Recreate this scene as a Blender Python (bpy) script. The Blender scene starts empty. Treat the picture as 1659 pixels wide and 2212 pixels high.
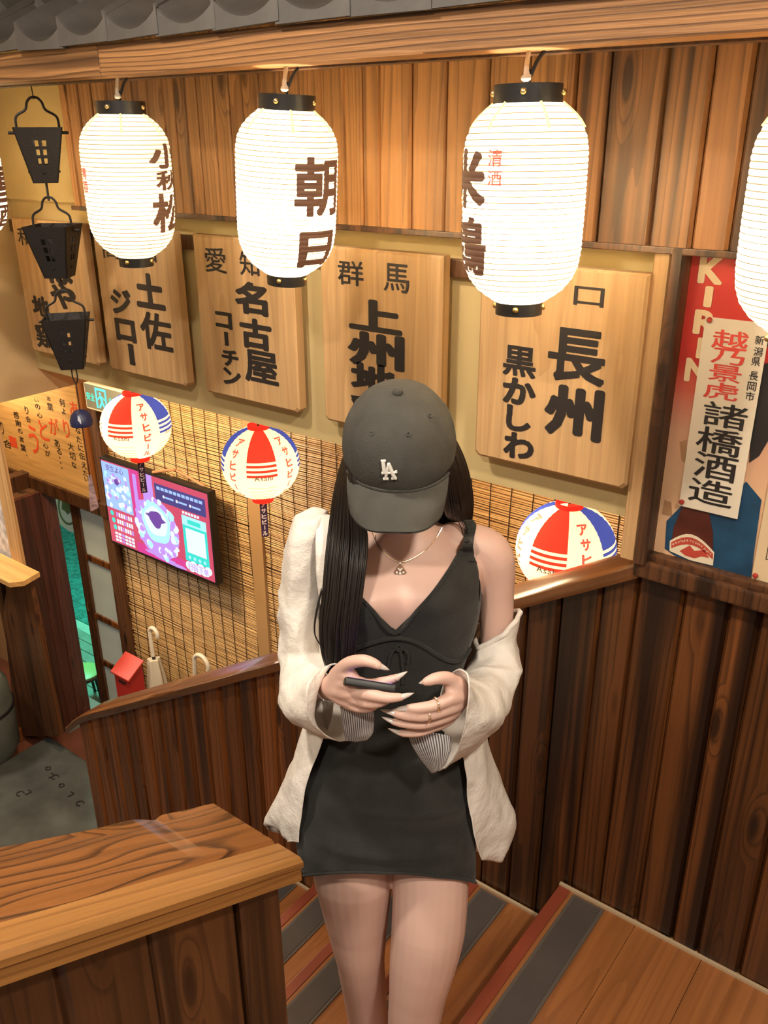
import bpy, bmesh, math, random
import numpy as np
from mathutils import Vector, Matrix, noise as mnoise

random.seed(7)
SC = bpy.context.scene
COL = SC.collection
# ------------------------------------------------------------------ camera
YAW, PITCH, ROLL, F = math.radians(37.45), math.radians(23.4), math.radians(.3), 1885.0
FW = np.array([-math.sin(YAW)*math.cos(PITCH), math.cos(YAW)*math.cos(PITCH), -math.sin(PITCH)])
RR = np.array([math.cos(YAW), math.sin(YAW), 0.0])
DD = np.cross(FW, RR)
R2 = math.cos(ROLL)*RR + math.sin(ROLL)*DD
D2 = -math.sin(ROLL)*RR + math.cos(ROLL)*DD
FH = np.array([-math.sin(YAW), math.cos(YAW), 0.0])
cam = bpy.data.cameras.new('camera')
cam.sensor_fit = 'HORIZONTAL'; cam.sensor_width = 36.0; cam.lens = F/1659*36.0
cam.clip_start = .02
camo = bpy.data.objects.new('camera', cam); COL.objects.link(camo)
camo.matrix_world = Matrix(((R2[0], -D2[0], -FW[0], 0), (R2[1], -D2[1], -FW[1], 0), (R2[2], -D2[2], -FW[2], 0), (0, 0, 0, 1)))
SC.camera = camo
# ------------------------------------------------------------------ world, exposure
w = bpy.data.worlds.new('world'); SC.world = w; w.use_nodes = True
w.node_tree.nodes['Background'].inputs[0].default_value = (1.0, .82, .64, 1)
w.node_tree.nodes['Background'].inputs[1].default_value = .15
SC.view_settings.view_transform = 'Standard'; SC.view_settings.look = 'None'
SC.view_settings.exposure = 0.75; SC.view_settings.gamma = 1.0
SC.view_settings.use_curve_mapping = False
try:
    SC.cycles.use_denoising = True; SC.cycles.max_bounces = 7; SC.cycles.caustics_reflective = False; SC.cycles.caustics_refractive = False; SC.cycles.sample_clamp_indirect = 6
except Exception: pass

def lamp(name, kind, loc, power, col, size=.1, target=None, parent=None, spread=None, spot=None):
    l = bpy.data.lights.new(name, kind); l.energy = power; l.color = col
    if kind == 'AREA':
        l.shape = 'DISK'; l.size = size
        if spread: l.spread = spread
    else: l.shadow_soft_size = size
    if spot: l.spot_size = spot; l.spot_blend = .6
    o = bpy.data.objects.new(name, l); COL.objects.link(o); o.location = loc
    if target is not None:
        o.rotation_euler = (Vector(target)-Vector(loc)).to_track_quat('-Z', 'Y').to_euler()
    if parent is not None:
        o.parent = parent; o.location = Vector(loc)-Vector(WL[parent.name])
    return o
WARM = (1.0, .88, .73)
# ceiling lamps of the upper floor (their fixtures are built with the ceiling)
LAMPS = [((.62, .35, 1.02), 36), ((-1.45, .35, 1.02), 26), ((-.30, -.75, 1.02), 30)]
for p, e in LAMPS:
    lamp('ceiling_downlight', 'AREA', p, e, WARM, .22, (p[0]*.6-.35, p[1]*.5+.55, -1.0))
# lights of the lower entrance hall, one merely added, and of the yard outside the door
lamp('unseen_hall_light', 'AREA', (-3.3, 2.02, -.86), 22, (1, .74, .44), .25, (-3.3, 2.5, -3))
lamp('unseen_hall_light', 'AREA', (-1.35, 2.02, -.86), 11, (1, .70, .40), .25, (-1.35, 2.55, -3))  # added, no such lamp seen: stands in for lantern glow on the right blinds
lamp('hall_spot_light', 'AREA', (-4.95, 2.35, -.90), 9, (1, .78, .45), .12, (-4.9, 2.75, -1.6))
lamp('hall_side_light', 'AREA', (-5.2, 1.55, -1.1), 16, (1, .82, .6), .3, (-4.7, 2.2, -3.4))
lamp('yard_light', 'AREA', (-6.4, 3.7, -1.7), 60, (.22, 1.0, .74), .6, (-6.4, 4.0, -4.2))

# ------------------------------------------------------------------ helpers
DW = 1.75          # distance of the stair wall
LAND = -1.925      # landing height
RISE, RUN, EDGE = .1625, .29, -.723
WL = {}
def ray(x, y): return FW*F + R2*(x-829.5) + D2*(y-1106)
def onY(x, y, Y): q = ray(x, y); return q*(Y/q[1])
def onZ(x, y, Z): q = ray(x, y); return q*(Z/q[2])
def onX(x, y, X): q = ray(x, y); return q*(X/q[0])

def tag(o, label=None, cat=None, group=None, kind=None):
    if label: o['label'] = label
    if cat: o['category'] = cat
    if group: o['group'] = group
    if kind: o['kind'] = kind
    return o
def empty(name, loc, label=None, cat=None, group=None, kind=None):
    o = bpy.data.objects.new(name, None); COL.objects.link(o); o.location = loc
    o.empty_display_size = .05
    WL[o.name] = Vector(loc)
    return tag(o, label, cat, group, kind)

class MB:
    def __init__(s): s.v = []; s.f = []; s.m = []
    def add(s, vs, fs, mi=0):
        b = len(s.v); s.v += [tuple(map(float, v)) for v in vs]
        s.f += [tuple(b+i for i in f) for f in fs]; s.m += [mi]*len(fs); return s
    def box(s, x0, x1, y0, y1, z0, z1, mi=0, c=0):
        if c <= 0:
            return s.add([(x0,y0,z0),(x1,y0,z0),(x1,y1,z0),(x0,y1,z0),(x0,y0,z1),(x1,y0,z1),(x1,y1,z1),(x0,y1,z1)],
                         [(0,3,2,1),(4,5,6,7),(0,1,5,4),(1,2,6,5),(2,3,7,6),(3,0,4,7)], mi)
        bm = bmesh.new()
        m = Matrix.Translation(((x0+x1)/2,(y0+y1)/2,(z0+z1)/2)) @ Matrix.Diagonal((x1-x0,y1-y0,z1-z0,1))
        bmesh.ops.create_cube(bm, size=1, matrix=m)
        bmesh.ops.bevel(bm, geom=bm.edges[:], offset=c, segments=2, affect='EDGES', profile=.7)
        return s.bm(bm, mi)
    def bm(s, bm, mi=0):
        bm.verts.index_update()
        s.add([v.co[:] for v in bm.verts], [[v.index for v in f.verts] for f in bm.faces], mi); bm.free(); return s
    def prism(s, poly, axis, t0, t1, mi=0):
        """poly: 2-D outline; extruded along axis ('x','y','z')"""
        n = len(poly)
        def mk(p, t): return {'x': (t, p[0], p[1]), 'y': (p[0], t, p[1]), 'z': (p[0], p[1], t)}[axis]
        vs = [mk(p, t0) for p in poly]+[mk(p, t1) for p in poly]
        fs = [tuple(range(n))[::-1], tuple(range(n, 2*n))]+[(i, (i+1) % n, n+(i+1) % n, n+i) for i in range(n)]
        return s.add(vs, fs, mi)
    def rings(s, rings, close=True, cap0=True, cap1=True, mi=0):
        n = len(rings[0]); b = []
        vs = [p for r in rings for p in r]; fs = []
        for i in range(len(rings)-1):
            for j in range(n if close else n-1):
                k = (j+1) % n
                fs.append((i*n+j, i*n+k, (i+1)*n+k, (i+1)*n+j))
        if cap0: fs.append(tuple(range(n))[::-1])
        if cap1: fs.append(tuple(range((len(rings)-1)*n, len(rings)*n)))
        return s.add(vs, fs, mi)
    def lathe(s, prof, c=(0, 0, 0), n=32, axis='z', cap=True, mi=0):
        rs = []
        for r, h in prof:
            ring = []
            for k in range(n):
                a = 2*math.pi*k/n; x, y = r*math.cos(a), r*math.sin(a)
                p = {'z': (x, y, h), 'y': (x, h, y), 'x': (h, x, y)}[axis]
                ring.append((p[0]+c[0], p[1]+c[1], p[2]+c[2]))
            rs.append(ring)
        return s.rings(rs, True, cap, cap, mi)
    def tube(s, pts, rad, n=8, mi=0, cap=True, smoothn=0):
        pts = [Vector(p) for p in pts]
        if smoothn: pts, rad = cr(pts, rad if isinstance(rad, (list, tuple)) else [rad]*len(pts), smoothn)
        if not isinstance(rad, (list, tuple)): rad = [rad]*len(pts)
        rs = []; up = None
        for i, p in enumerate(pts):
            t = (pts[min(i+1, len(pts)-1)]-pts[max(i-1, 0)])
            t = t.normalized() if t.length > 1e-9 else Vector((0, 0, 1))
            if up is None:
                up = Vector((0, 0, 1)) if abs(t.z) < .9 else Vector((1, 0, 0))
            u = (up-t*up.dot(t)).normalized(); v = t.cross(u); up = u
            rs.append([p+(u*math.cos(2*math.pi*k/n)+v*math.sin(2*math.pi*k/n))*rad[i] for k in range(n)])
        return s.rings(rs, True, cap, cap, mi)
    def sphere(s, c, r, n=12, mi=0, sq=(1, 1, 1)):
        rs = []
        for i in range(1, n):
            th = math.pi*i/n
            rs.append([(c[0]+r*sq[0]*math.sin(th)*math.cos(2*math.pi*k/(2*n)), c[1]+r*sq[1]*math.sin(th)*math.sin(2*math.pi*k/(2*n)), c[2]+r*sq[2]*math.cos(th)) for k in range(2*n)])
        return s.rings(rs, True, True, True, mi)
    def build(s, name, mat, parent=None, loc=None, smooth=False, rot=None, kind=None, label=None, cat=None, group=None, recalc=True):
        vs = np.array(s.v, float)
        if loc is None: loc = (vs.min(0)+vs.max(0))/2
        loc = np.array(loc, float); vs = vs-loc
        if rot is not None: vs = vs @ np.array(rot.to_3x3())          # inverse rotation
        me = bpy.data.meshes.new(name); me.from_pydata(vs.tolist(), [], s.f); me.update()
        mats = mat if isinstance(mat, (list, tuple)) else [mat]
        for m in mats: me.materials.append(m)
        if len(mats) > 1: me.polygons.foreach_set('material_index', s.m)
        if recalc:
            bm = bmesh.new(); bm.from_mesh(me); bmesh.ops.recalc_face_normals(bm, faces=bm.faces[:]); bm.to_mesh(me); bm.free()
        if smooth:
            me.polygons.foreach_set('use_smooth', [True]*len(me.polygons))
            if smooth != 'all':
                try: me.set_sharp_from_angle(angle=math.radians(40))
                except Exception: pass
        o = bpy.data.objects.new(name, me); COL.objects.link(o)
        if parent is not None: o.parent = parent; o.location = Vector(loc)-WL[parent.name]
        else: o.location = loc
        if rot is not None: o.rotation_euler = rot.to_euler()
        WL[o.name] = Vector(loc)
        return tag(o, label, cat, group, kind)

def cr(pts, vals, n):
    """Catmull-Rom resampling of points (+ a list of scalars)"""
    P = [Vector(p) for p in pts]; out = []; ov = []
    for i in range(len(P)-1):
        p0 = P[max(i-1, 0)]; p1 = P[i]; p2 = P[i+1]; p3 = P[min(i+2, len(P)-1)]
        for k in range(n):
            t = k/n
            out.append(.5*((2*p1)+(p2-p0)*t+(2*p0-5*p1+4*p2-p3)*t*t+(3*p1-p0-3*p2+p3)*t**3))
            ov.append(vals[i]*(1-t)+vals[i+1]*t)
    out.append(P[-1]); ov.append(vals[-1])
    return out, ov

# ------------------------------------------------------------------ glyphs
GL = {}
def cache_glyphs(chars, bold, tagname):
    cu = bpy.data.curves.new('glyph', 'FONT'); ob = bpy.data.objects.new('glyph', cu); COL.objects.link(ob)
    cu.resolution_u = 3; cu.offset = bold
    for ch in sorted(set(chars)):
        cu.body = ch; bpy.context.view_layer.update()
        me = ob.to_mesh()
        vs = np.array([v.co[:2] for v in me.vertices]); fs = [tuple(p.vertices) for p in me.polygons]
        if len(vs):
            lo, hi = vs.min(0), vs.max(0)
            GL[tagname, ch] = ((vs-(lo+hi)/2), fs, hi-lo)
        ob.to_mesh_clear()
    bpy.data.objects.remove(ob); bpy.data.curves.remove(cu)
def glyph_pts(ch, t, w=None, h=None):
    vs, fs, sz = GL[t, ch]
    k = np.array([(w/sz[0] if w else 1), (h/sz[1] if h else 1)])
    if w and not h: k[1] = k[0]
    if h and not w: k[0] = k[1]
    return vs*k, fs
def put_flat(mb, ch, t, cx, cz, y, w=None, h=None, rot=0, mi=0, shear=0):
    """glyph on a plane that faces -Y"""
    vs, fs = glyph_pts(ch, t, w, h); c, s_ = math.cos(rot), math.sin(rot)
    mb.add([(cx+p[0]*c-p[1]*s_+shear*p[1], y, cz+p[0]*s_+p[1]*c) for p in vs], fs, mi)
def word_flat(mb, word, t, cx, cz, y, h, rot=0, mi=0, gap=.12, squeeze=1):
    ws = [(GL[t, c][2][0]*squeeze if c != ' ' else .3) for c in word]
    cap = GL[t, 'H'][2][1] if (t, 'H') in GL else max(GL[t, c][2][1] for c in word if c != ' ')
    k = h/cap; tot = sum(ws)*k+gap*h*(len(word)-1); x = -tot/2
    for c, wd in zip(word, ws):
        if c != ' ':
            vs, fs, sz = GL[t, c]; xx = x+wd*k/2; dz = (sz[1]-cap)/2*k if c.islower() else 0
            cc, ss = math.cos(rot), math.sin(rot)
            mb.add([(cx+(xx+p[0]*k*squeeze)*cc-(p[1]*k+dz)*ss, y, cz+(xx+p[0]*k*squeeze)*ss+(p[1]*k+dz)*cc) for p in vs], fs, mi)
        x += wd*k+gap*h
HEAVY = 'は土佐ジロー名古屋コチン上州地鶏長黒かしわひ内や蔵和歌山愛知群馬高口比朝日米鶴小秋松清酒越乃景虎諸橋造KIRINLA雪アサヒビールHNEYBCOMPAW'
MEDIUM = '愛知群馬和歌山高口何よ大切な言葉ありがとう心の感謝伝えたいにあるり合、・思新潟県長岡市繋がAsahiH清酒扫码下单安全出口EXIT乃景虎越諸橋酒造生'
cache_glyphs(HEAVY+MEDIUM, 0, 'R')
def fatten(key, tname, rad, res):
    """brush weight: the glyph swollen by a round nib, laid out again as scan-line strips"""
    vs, fs, sz = GL['R', key]; k = res; pad = int(rad*k)+2
    lo = vs.min(0); W, Hh = int(sz[0]*k)+2*pad+2, int(sz[1]*k)+2*pad+2
    im = np.zeros((Hh, W), bool); P = (vs-lo)*k+pad
    for f in fs:
        for q in range(1, len(f)-1):
            a, b, c = P[f[0]], P[f[q]], P[f[q+1]]
            x0, x1 = int(min(a[0], b[0], c[0])), int(max(a[0], b[0], c[0]))+2; y0, y1 = int(min(a[1], b[1], c[1])), int(max(a[1], b[1], c[1]))+2
            X, Y = np.meshgrid(np.arange(x0, x1)+.5, np.arange(y0, y1)+.5)
            d = (b[0]-a[0])*(c[1]-a[1])-(c[0]-a[0])*(b[1]-a[1])
            if abs(d) < 1e-9: continue
            u = ((X-a[0])*(c[1]-a[1])-(c[0]-a[0])*(Y-a[1]))/d; v = ((b[0]-a[0])*(Y-a[1])-(X-a[0])*(b[1]-a[1]))/d
            im[y0:y1, x0:x1] |= (u >= -.001) & (v >= -.001) & (u+v <= 1.001)
    r = rad*k; out = im.copy(); n = int(math.ceil(r))
    for dy in range(-n, n+1):
        for dx in range(-n, n+1):
            if dx*dx+dy*dy <= r*r: out |= np.roll(np.roll(im, dy, 0), dx, 1)
    V, F_ = [], []
    for y in range(Hh):
        row = np.concatenate([[0], out[y].astype(np.int8), [0]]); d = np.diff(row)
        for a, b in zip(np.where(d == 1)[0], np.where(d == -1)[0]):
            m = len(V); V += [(a, y), (b, y), (b, y+1), (a, y+1)]; F_.append((m, m+1, m+2, m+3))
    V = np.array(V, float)/k; l2, h2 = V.min(0), V.max(0)
    GL[tname, key] = (V-(l2+h2)/2, F_, h2-l2)
for ch_ in sorted(set(HEAVY+MEDIUM)):
    if ('R', ch_) in GL:
        if ch_ in HEAVY: fatten(ch_, 'B', .033 if ch_ in '長黒鶴鶏朝松秋雪清酒佐群馬越屋' else .047, 110)
        fatten(ch_, 'M', .013, 90)

# ------------------------------------------------------------------ materials
def nmat(name):
    m = bpy.data.materials.new(name); m.use_nodes = True; nt = m.node_tree
    return m, nt, nt.nodes['Principled BSDF']
def lk(nt, a, b): nt.links.new(a, b)
def N(nt, typ, **kw):
    n = nt.nodes.new(typ)
    for k, v in kw.items():
        if k.startswith('i_'): n.inputs[int(k[2:]) if k[2:].isdigit() else k[2:].replace('_', ' ')].default_value = v
        else: setattr(n, k, v)
    return n
def c4(c): return (c[0], c[1], c[2], 1)
def plain(name, col, rough=.5, metal=0, bump=0, bscale=40, spec=.5, var=.0, vscale=6, coat=0, emit=None, estr=0, trans=0, sss=0):
    m, nt, b = nmat(name)
    b.inputs['Base Color'].default_value = c4(col); b.inputs['Roughness'].default_value = rough
    b.inputs['Metallic'].default_value = metal; b.inputs['Specular IOR Level'].default_value = spec
    b.inputs['Coat Weight'].default_value = coat
    if trans: b.inputs['Transmission Weight'].default_value = trans
    if sss:
        b.inputs['Subsurface Weight'].default_value = sss; b.inputs['Subsurface Radius'].default_value = (.012, .005, .003)
        b.inputs['Subsurface Scale'].default_value = 1.0
    if emit is not None:
        b.inputs['Emission Color'].default_value = c4(emit); b.inputs['Emission Strength'].default_value = estr
    tc = N(nt, 'ShaderNodeTexCoord')
    if var:
        nz = N(nt, 'ShaderNodeTexNoise'); nz.inputs['Scale'].default_value = vscale; nz.inputs['Detail'].default_value = 5
        lk(nt, tc.outputs['Object'], nz.inputs['Vector'])
        r = N(nt, 'ShaderNodeMapRange'); r.inputs[1].default_value = .3; r.inputs[2].default_value = .7
        r.inputs[3].default_value = 1-var; r.inputs[4].default_value = 1+var
        lk(nt, nz.outputs[0], r.inputs[0])
        h = N(nt, 'ShaderNodeHueSaturation'); h.inputs['Color'].default_value = c4(col)
        lk(nt, r.outputs[0], h.inputs['Value']); lk(nt, h.outputs[0], b.inputs['Base Color'])
    if bump:
        nz = N(nt, 'ShaderNodeTexNoise'); nz.inputs['Scale'].default_value = bscale; nz.inputs['Detail'].default_value = 4
        lk(nt, tc.outputs['Object'], nz.inputs['Vector'])
        bp = N(nt, 'ShaderNodeBump'); bp.inputs['Strength'].default_value = bump; bp.inputs['Distance'].default_value = .004
        lk(nt, nz.outputs[0], bp.inputs['Height']); lk(nt, bp.outputs[0], b.inputs['Normal'])
    return m
def wood(name, light, dark, axis='z', rough=.45, coat=0., freq=26, wav=5.0, knots=1.0, vary=.22, stain=.5, bump=.25, streak=.55, along=.32, st0=.50):
    """planks: rings drawn out along the grain axis, knots, dark streaks; every object gets its own cut"""
    m, nt, b = nmat(name)
    tc = N(nt, 'ShaderNodeTexCoord'); oi = N(nt, 'ShaderNodeObjectInfo')
    cb = N(nt, 'ShaderNodeCombineXYZ')
    for k, mul in enumerate((37.0, 91.0, 53.0)):
        mm = N(nt, 'ShaderNodeMath', operation='MULTIPLY'); mm.inputs[1].default_value = mul
        lk(nt, oi.outputs['Random'], mm.inputs[0]); lk(nt, mm.outputs[0], cb.inputs[k])
    ad = N(nt, 'ShaderNodeVectorMath', operation='ADD'); lk(nt, tc.outputs['Object'], ad.inputs[0]); lk(nt, cb.outputs[0], ad.inputs[1])
    def mapped(across, along):
        mp = N(nt, 'ShaderNodeMapping'); sc = [across]*3; sc['xyz'.index(axis)] = along
        mp.inputs['Scale'].default_value = sc; lk(nt, ad.outputs[0], mp.inputs['Vector']); return mp.outputs[0]
    # knots
    vo = N(nt, 'ShaderNodeTexVoronoi'); vo.inputs['Scale'].default_value = 1; vo.feature = 'F1'
    lk(nt, mapped(8.5, 2.2), vo.inputs['Vector'])
    kn = N(nt, 'ShaderNodeMapRange', interpolation_type='SMOOTHSTEP'); kn.inputs[1].default_value = .06; kn.inputs[2].default_value = .15
    kn.inputs[3].default_value = 1; kn.inputs[4].default_value = 0; lk(nt, vo.outputs['Distance'], kn.inputs[0])
    # ring field
    n1 = N(nt, 'ShaderNodeTexNoise'); n1.inputs['Scale'].default_value = 1; n1.inputs['Detail'].default_value = 2.5
    lk(nt, mapped(6.0, along), n1.inputs['Vector'])
    n1m = N(nt, 'ShaderNodeMath', operation='MULTIPLY'); n1m.inputs[1].default_value = wav; lk(nt, n1.outputs[0], n1m.inputs[0])
    kd = N(nt, 'ShaderNodeMapRange'); kd.inputs[1].default_value = 0; kd.inputs[2].default_value = .26; kd.inputs[3].default_value = .9*knots; kd.inputs[4].default_value = 0
    lk(nt, vo.outputs['Distance'], kd.inputs[0])
    s1 = N(nt, 'ShaderNodeMath', operation='ADD'); lk(nt, n1m.outputs[0], s1.inputs[0]); lk(nt, kd.outputs[0], s1.inputs[1])
    sx = N(nt, 'ShaderNodeSeparateXYZ'); lk(nt, ad.outputs[0], sx.inputs[0])
    o2 = [k for k in range(3) if k != 'xyz'.index(axis)]
    xx = N(nt, 'ShaderNodeMath', operation='ADD'); lk(nt, sx.outputs[o2[0]], xx.inputs[0]); lk(nt, sx.outputs[o2[1]], xx.inputs[1])
    xm = N(nt, 'ShaderNodeMath', operation='MULTIPLY'); xm.inputs[1].default_value = freq*.35; lk(nt, xx.outputs[0], xm.inputs[0])
    s2 = N(nt, 'ShaderNodeMath', operation='ADD'); lk(nt, s1.outputs[0], s2.inputs[0]); lk(nt, xm.outputs[0], s2.inputs[1])
    s3 = N(nt, 'ShaderNodeMath', operation='MULTIPLY'); s3.inputs[1].default_value = 3.6; lk(nt, s2.outputs[0], s3.inputs[0])
    fr = N(nt, 'ShaderNodeMath', operation='FRACT'); lk(nt, s3.outputs[0], fr.inputs[0])
    # fine fibre
    n2 = N(nt, 'ShaderNodeTexNoise'); n2.inputs['Scale'].default_value = 1; n2.inputs['Detail'].default_value = 5; n2.inputs['Roughness'].default_value = .65
    lk(nt, mapped(freq*4.5, freq*.12), n2.inputs['Vector'])
    # broad stain
    n3 = N(nt, 'ShaderNodeTexNoise'); n3.inputs['Scale'].default_value = 1; n3.inputs['Detail'].default_value = 3
    lk(nt, mapped(19, .45), n3.inputs['Vector'])
    rp = N(nt, 'ShaderNodeValToRGB'); e = rp.color_ramp.elements
    e[0].position = 0; e[0].color = c4(light); e[1].position = 1; e[1].color = c4([a*.55+d*.45 for a, d in zip(light, dark)])
    x = e.new(.62); x.color = c4([a*.9+d*.1 for a, d in zip(light, dark)])
    x = e.new(.9); x.color = c4([a*(1-streak)+d*streak for a, d in zip(light, dark)])
    lk(nt, fr.outputs[0], rp.inputs[0])
    fib = N(nt, 'ShaderNodeMapRange'); fib.inputs[1].default_value = .3; fib.inputs[2].default_value = .7; fib.inputs[3].default_value = .78; fib.inputs[4].default_value = 1.15
    lk(nt, n2.outputs[0], fib.inputs[0])
    h = N(nt, 'ShaderNodeHueSaturation'); lk(nt, rp.outputs[0], h.inputs['Color']); lk(nt, fib.outputs[0], h.inputs['Value'])
    st = N(nt, 'ShaderNodeMapRange', interpolation_type='SMOOTHSTEP'); st.inputs[1].default_value = st0; st.inputs[2].default_value = st0+.17; st.inputs[3].default_value = 0; st.inputs[4].default_value = stain
    lk(nt, n3.outputs[0], st.inputs[0])
    kk = N(nt, 'ShaderNodeMath', operation='MULTIPLY'); kk.inputs[1].default_value = .9*min(knots, 1); lk(nt, kn.outputs[0], kk.inputs[0])
    mx = N(nt, 'ShaderNodeMath', operation='MAXIMUM'); lk(nt, st.outputs[0], mx.inputs[0]); lk(nt, kk.outputs[0], mx.inputs[1])
    mix = N(nt, 'ShaderNodeMix', data_type='RGBA'); lk(nt, mx.outputs[0], mix.inputs['Factor']); lk(nt, h.outputs[0], mix.inputs[6]); mix.inputs[7].default_value = c4([d*.75 for d in dark])
    vv = N(nt, 'ShaderNodeMapRange'); vv.inputs[3].default_value = 1-vary; vv.inputs[4].default_value = 1+vary; lk(nt, oi.outputs['Random'], vv.inputs[0])
    h2 = N(nt, 'ShaderNodeHueSaturation'); lk(nt, mix.outputs[2], h2.inputs['Color']); lk(nt, vv.outputs[0], h2.inputs['Value'])
    lk(nt, h2.outputs[0], b.inputs['Base Color'])
    b.inputs['Roughness'].default_value = rough; b.inputs['Coat Weight'].default_value = coat; b.inputs['Coat Roughness'].default_value = .18
    bp = N(nt, 'ShaderNodeBump'); bp.inputs['Strength'].default_value = bump; bp.inputs['Distance'].default_value = .003
    bh = N(nt, 'ShaderNodeMath', operation='ADD'); lk(nt, n2.outputs[0], bh.inputs[0]); lk(nt, fr.outputs[0], bh.inputs[1])
    lk(nt, bh.outputs[0], bp.inputs['Height']); lk(nt, bp.outputs[0], b.inputs['Normal'])
    return m
def paper(name, col, glow, ecol=None, trans=.5):
    """lantern paper: lets the bulb inside shine through and glows"""
    m, nt, b = nmat(name); nt.nodes.remove(b)
    out = nt.nodes['Material Output']
    d = N(nt, 'ShaderNodeBsdfDiffuse'); d.inputs[0].default_value = c4(col)
    t = N(nt, 'ShaderNodeBsdfTranslucent'); t.inputs[0].default_value = c4(col)
    mx = N(nt, 'ShaderNodeMixShader'); mx.inputs[0].default_value = trans
    lk(nt, d.outputs[0], mx.inputs[1]); lk(nt, t.outputs[0], mx.inputs[2])
    e = N(nt, 'ShaderNodeEmission'); e.inputs[0].default_value = c4(ecol or col); e.inputs[1].default_value = glow
    a = N(nt, 'ShaderNodeAddShader'); lk(nt, mx.outputs[0], a.inputs[0]); lk(nt, e.outputs[0], a.inputs[1])
    lk(nt, a.outputs[0], out.inputs[0]); return m

HONEY = ((.48, .235, .085), (.105, .040, .014))
M = dict(
    honey=wood('honey pine', *HONEY, rough=.5, vary=.16, stain=.55, wav=3.5),
    brown=wood('brown pine', (.25, .11, .04), (.035, .013, .006), rough=.5, vary=.25, stain=.85, wav=3.5),
    wains=wood('dark stained pine', (.135, .046, .012), (.010, .0036, .0018), rough=.38, coat=.12, vary=.42, stain=.95, wav=3.2, st0=.44),
    parti=wood('red brown pine', (.24, .08, .02), (.034, .010, .004), rough=.36, coat=.2, vary=.34, stain=.75, wav=3.2, st0=.46),
    rail=wood('walnut pine', (.10, .038, .013), (.012, .005, .0025), rough=.42, coat=.12, vary=.35, stain=.9, wav=3),
    beam=wood('scorched beam', (.40, .19, .07), (.06, .022, .008), 'x', rough=.55, freq=60, wav=2.6, vary=.12, stain=.8, streak=.85, bump=.5, along=.5, knots=.8),
    cap=wood('varnished cap', (.20, .075, .022), (.05, .017, .006), 'x', rough=.28, coat=.6, freq=22, wav=5, vary=.1, stain=.35),
    capy=wood('varnished cap board', (.25, .092, .023), (.034, .010, .0035), 'y', rough=.30, coat=.4, freq=30, wav=5, vary=.05, stain=.6, streak=.95, along=1.0, knots=1.2),
    capedge=wood('golden edge board', (.36, .165, .045), (.16, .06, .016), 'y', rough=.34, coat=.35, freq=30, wav=3, knots=.2, vary=.05, stain=.15),
    sign=wood('pale sign wood', (.56, .35, .165), (.42, .24, .10), 'z', rough=.55, freq=10, wav=3.0, knots=.15, vary=.06, stain=.12, bump=.08, streak=.5),
    ply=wood('golden plywood', (.62, .36, .13), (.46, .24, .07), 'x', rough=.5, freq=8, wav=6, knots=.1, vary=.05, stain=.15, bump=.05, streak=.5),
    palepost=wood('pale post', (.52, .32, .15), (.32, .17, .07), 'z', rough=.5, freq=16, wav=2, knots=.2, vary=.06, stain=.2, bump=.1),
    darkpost=wood('dark post', (.10, .042, .018), (.015, .007, .004), 'z', rough=.45, vary=.3, stain=.8),
    redpost=wood('red stained boards', (.115, .036, .022), (.03, .010, .007), 'z', rough=.4, coat=.2, vary=.2, stain=.5),
    floor=wood('orange floor boards', (.36, .135, .04), (.22, .075, .021), 'y', rough=.38, coat=.15, freq=9, wav=4, knots=.2, vary=.08, stain=.2, bump=.05, streak=.4),
    cream=plain('cream plaster', (.60, .46, .215), .9, bump=.12, bscale=120, var=.05, vscale=3),
    cream2=plain('cream side plaster', (.60, .43, .22), .9, bump=.1, bscale=90, var=.04, vscale=3),
    dark=plain('dark ceiling paint', (.05, .035, .025), .9, bump=.1),
    slate=plain('slate floor', (.052, .056, .054), .55, bump=.4, bscale=14, var=.45, vscale=4.5),
    tilefl=plain('red tile floor', (.17, .058, .035), .5, bump=.2, bscale=30, var=.2, vscale=5),
    mat=plain('grey rubber mat', (.072, .058, .052), .8, bump=.3, bscale=400, var=.1),
    matedge=plain('mat edge', (.105, .085, .07), .7),
    nosing=plain('red nosing', (.25, .052, .024), .45, var=.1),
    skirt=plain('pale skirting bead', (.55, .42, .27), .6),
    black=plain('black lacquer', (.012, .011, .011), .35),
    iron=plain('black iron', (.022, .018, .016), .55, metal=.4, bump=.3, bscale=200),
    rope=plain('white cord', (.75, .70, .6), .9),
    brass=plain('brass rivet', (.8, .58, .25), .3, metal=1),
    ink=plain('black ink', (.016, .012, .011), .6),
    inkred=plain('red ink', (.55, .05, .035), .6),
    tileface=plain('grey tile face', (.085, .078, .072), .6, bump=.2, bscale=70, var=.2, vscale=9),  # cooler, lighter copy of the tile: contrast with warm-lit tops put into colour
    rooftile=plain('grey roof tile', (.042, .035, .029), .55, bump=.25, bscale=60, var=.25, vscale=9),
    lpaper=paper('lantern paper', (.95, .88, .70), .30, (1, .82, .50)),
    lrib=plain('lantern rib', (.22, .15, .07), .8, emit=(.8, .55, .26), estr=.12),
    lribs=plain('lantern paper seam', (.6, .45, .2), .8, emit=(1, .72, .3), estr=.6),
    link=plain('lantern ink', (.06, .028, .015), .7, emit=(.5, .19, .09), estr=.12),  # both inks: emission stands in for lantern light passing through them
    lred=plain('lantern red ink', (.6, .07, .05), .7, emit=(1, .12, .07), estr=.55),
    bpaper=paper('balloon paper', (.95, .86, .66), .38, (1, .78, .42)),
    bred=paper('balloon red', (.70, .03, .02), .34, (1, .05, .025)),
    bblue=paper('balloon blue', (.03, .05, .30), .22, (.08, .13, .62)),
    bline=plain('balloon line', (.5, .3, .1), .7, emit=(.9, .55, .2), estr=.5),
    reed=None,
)
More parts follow.
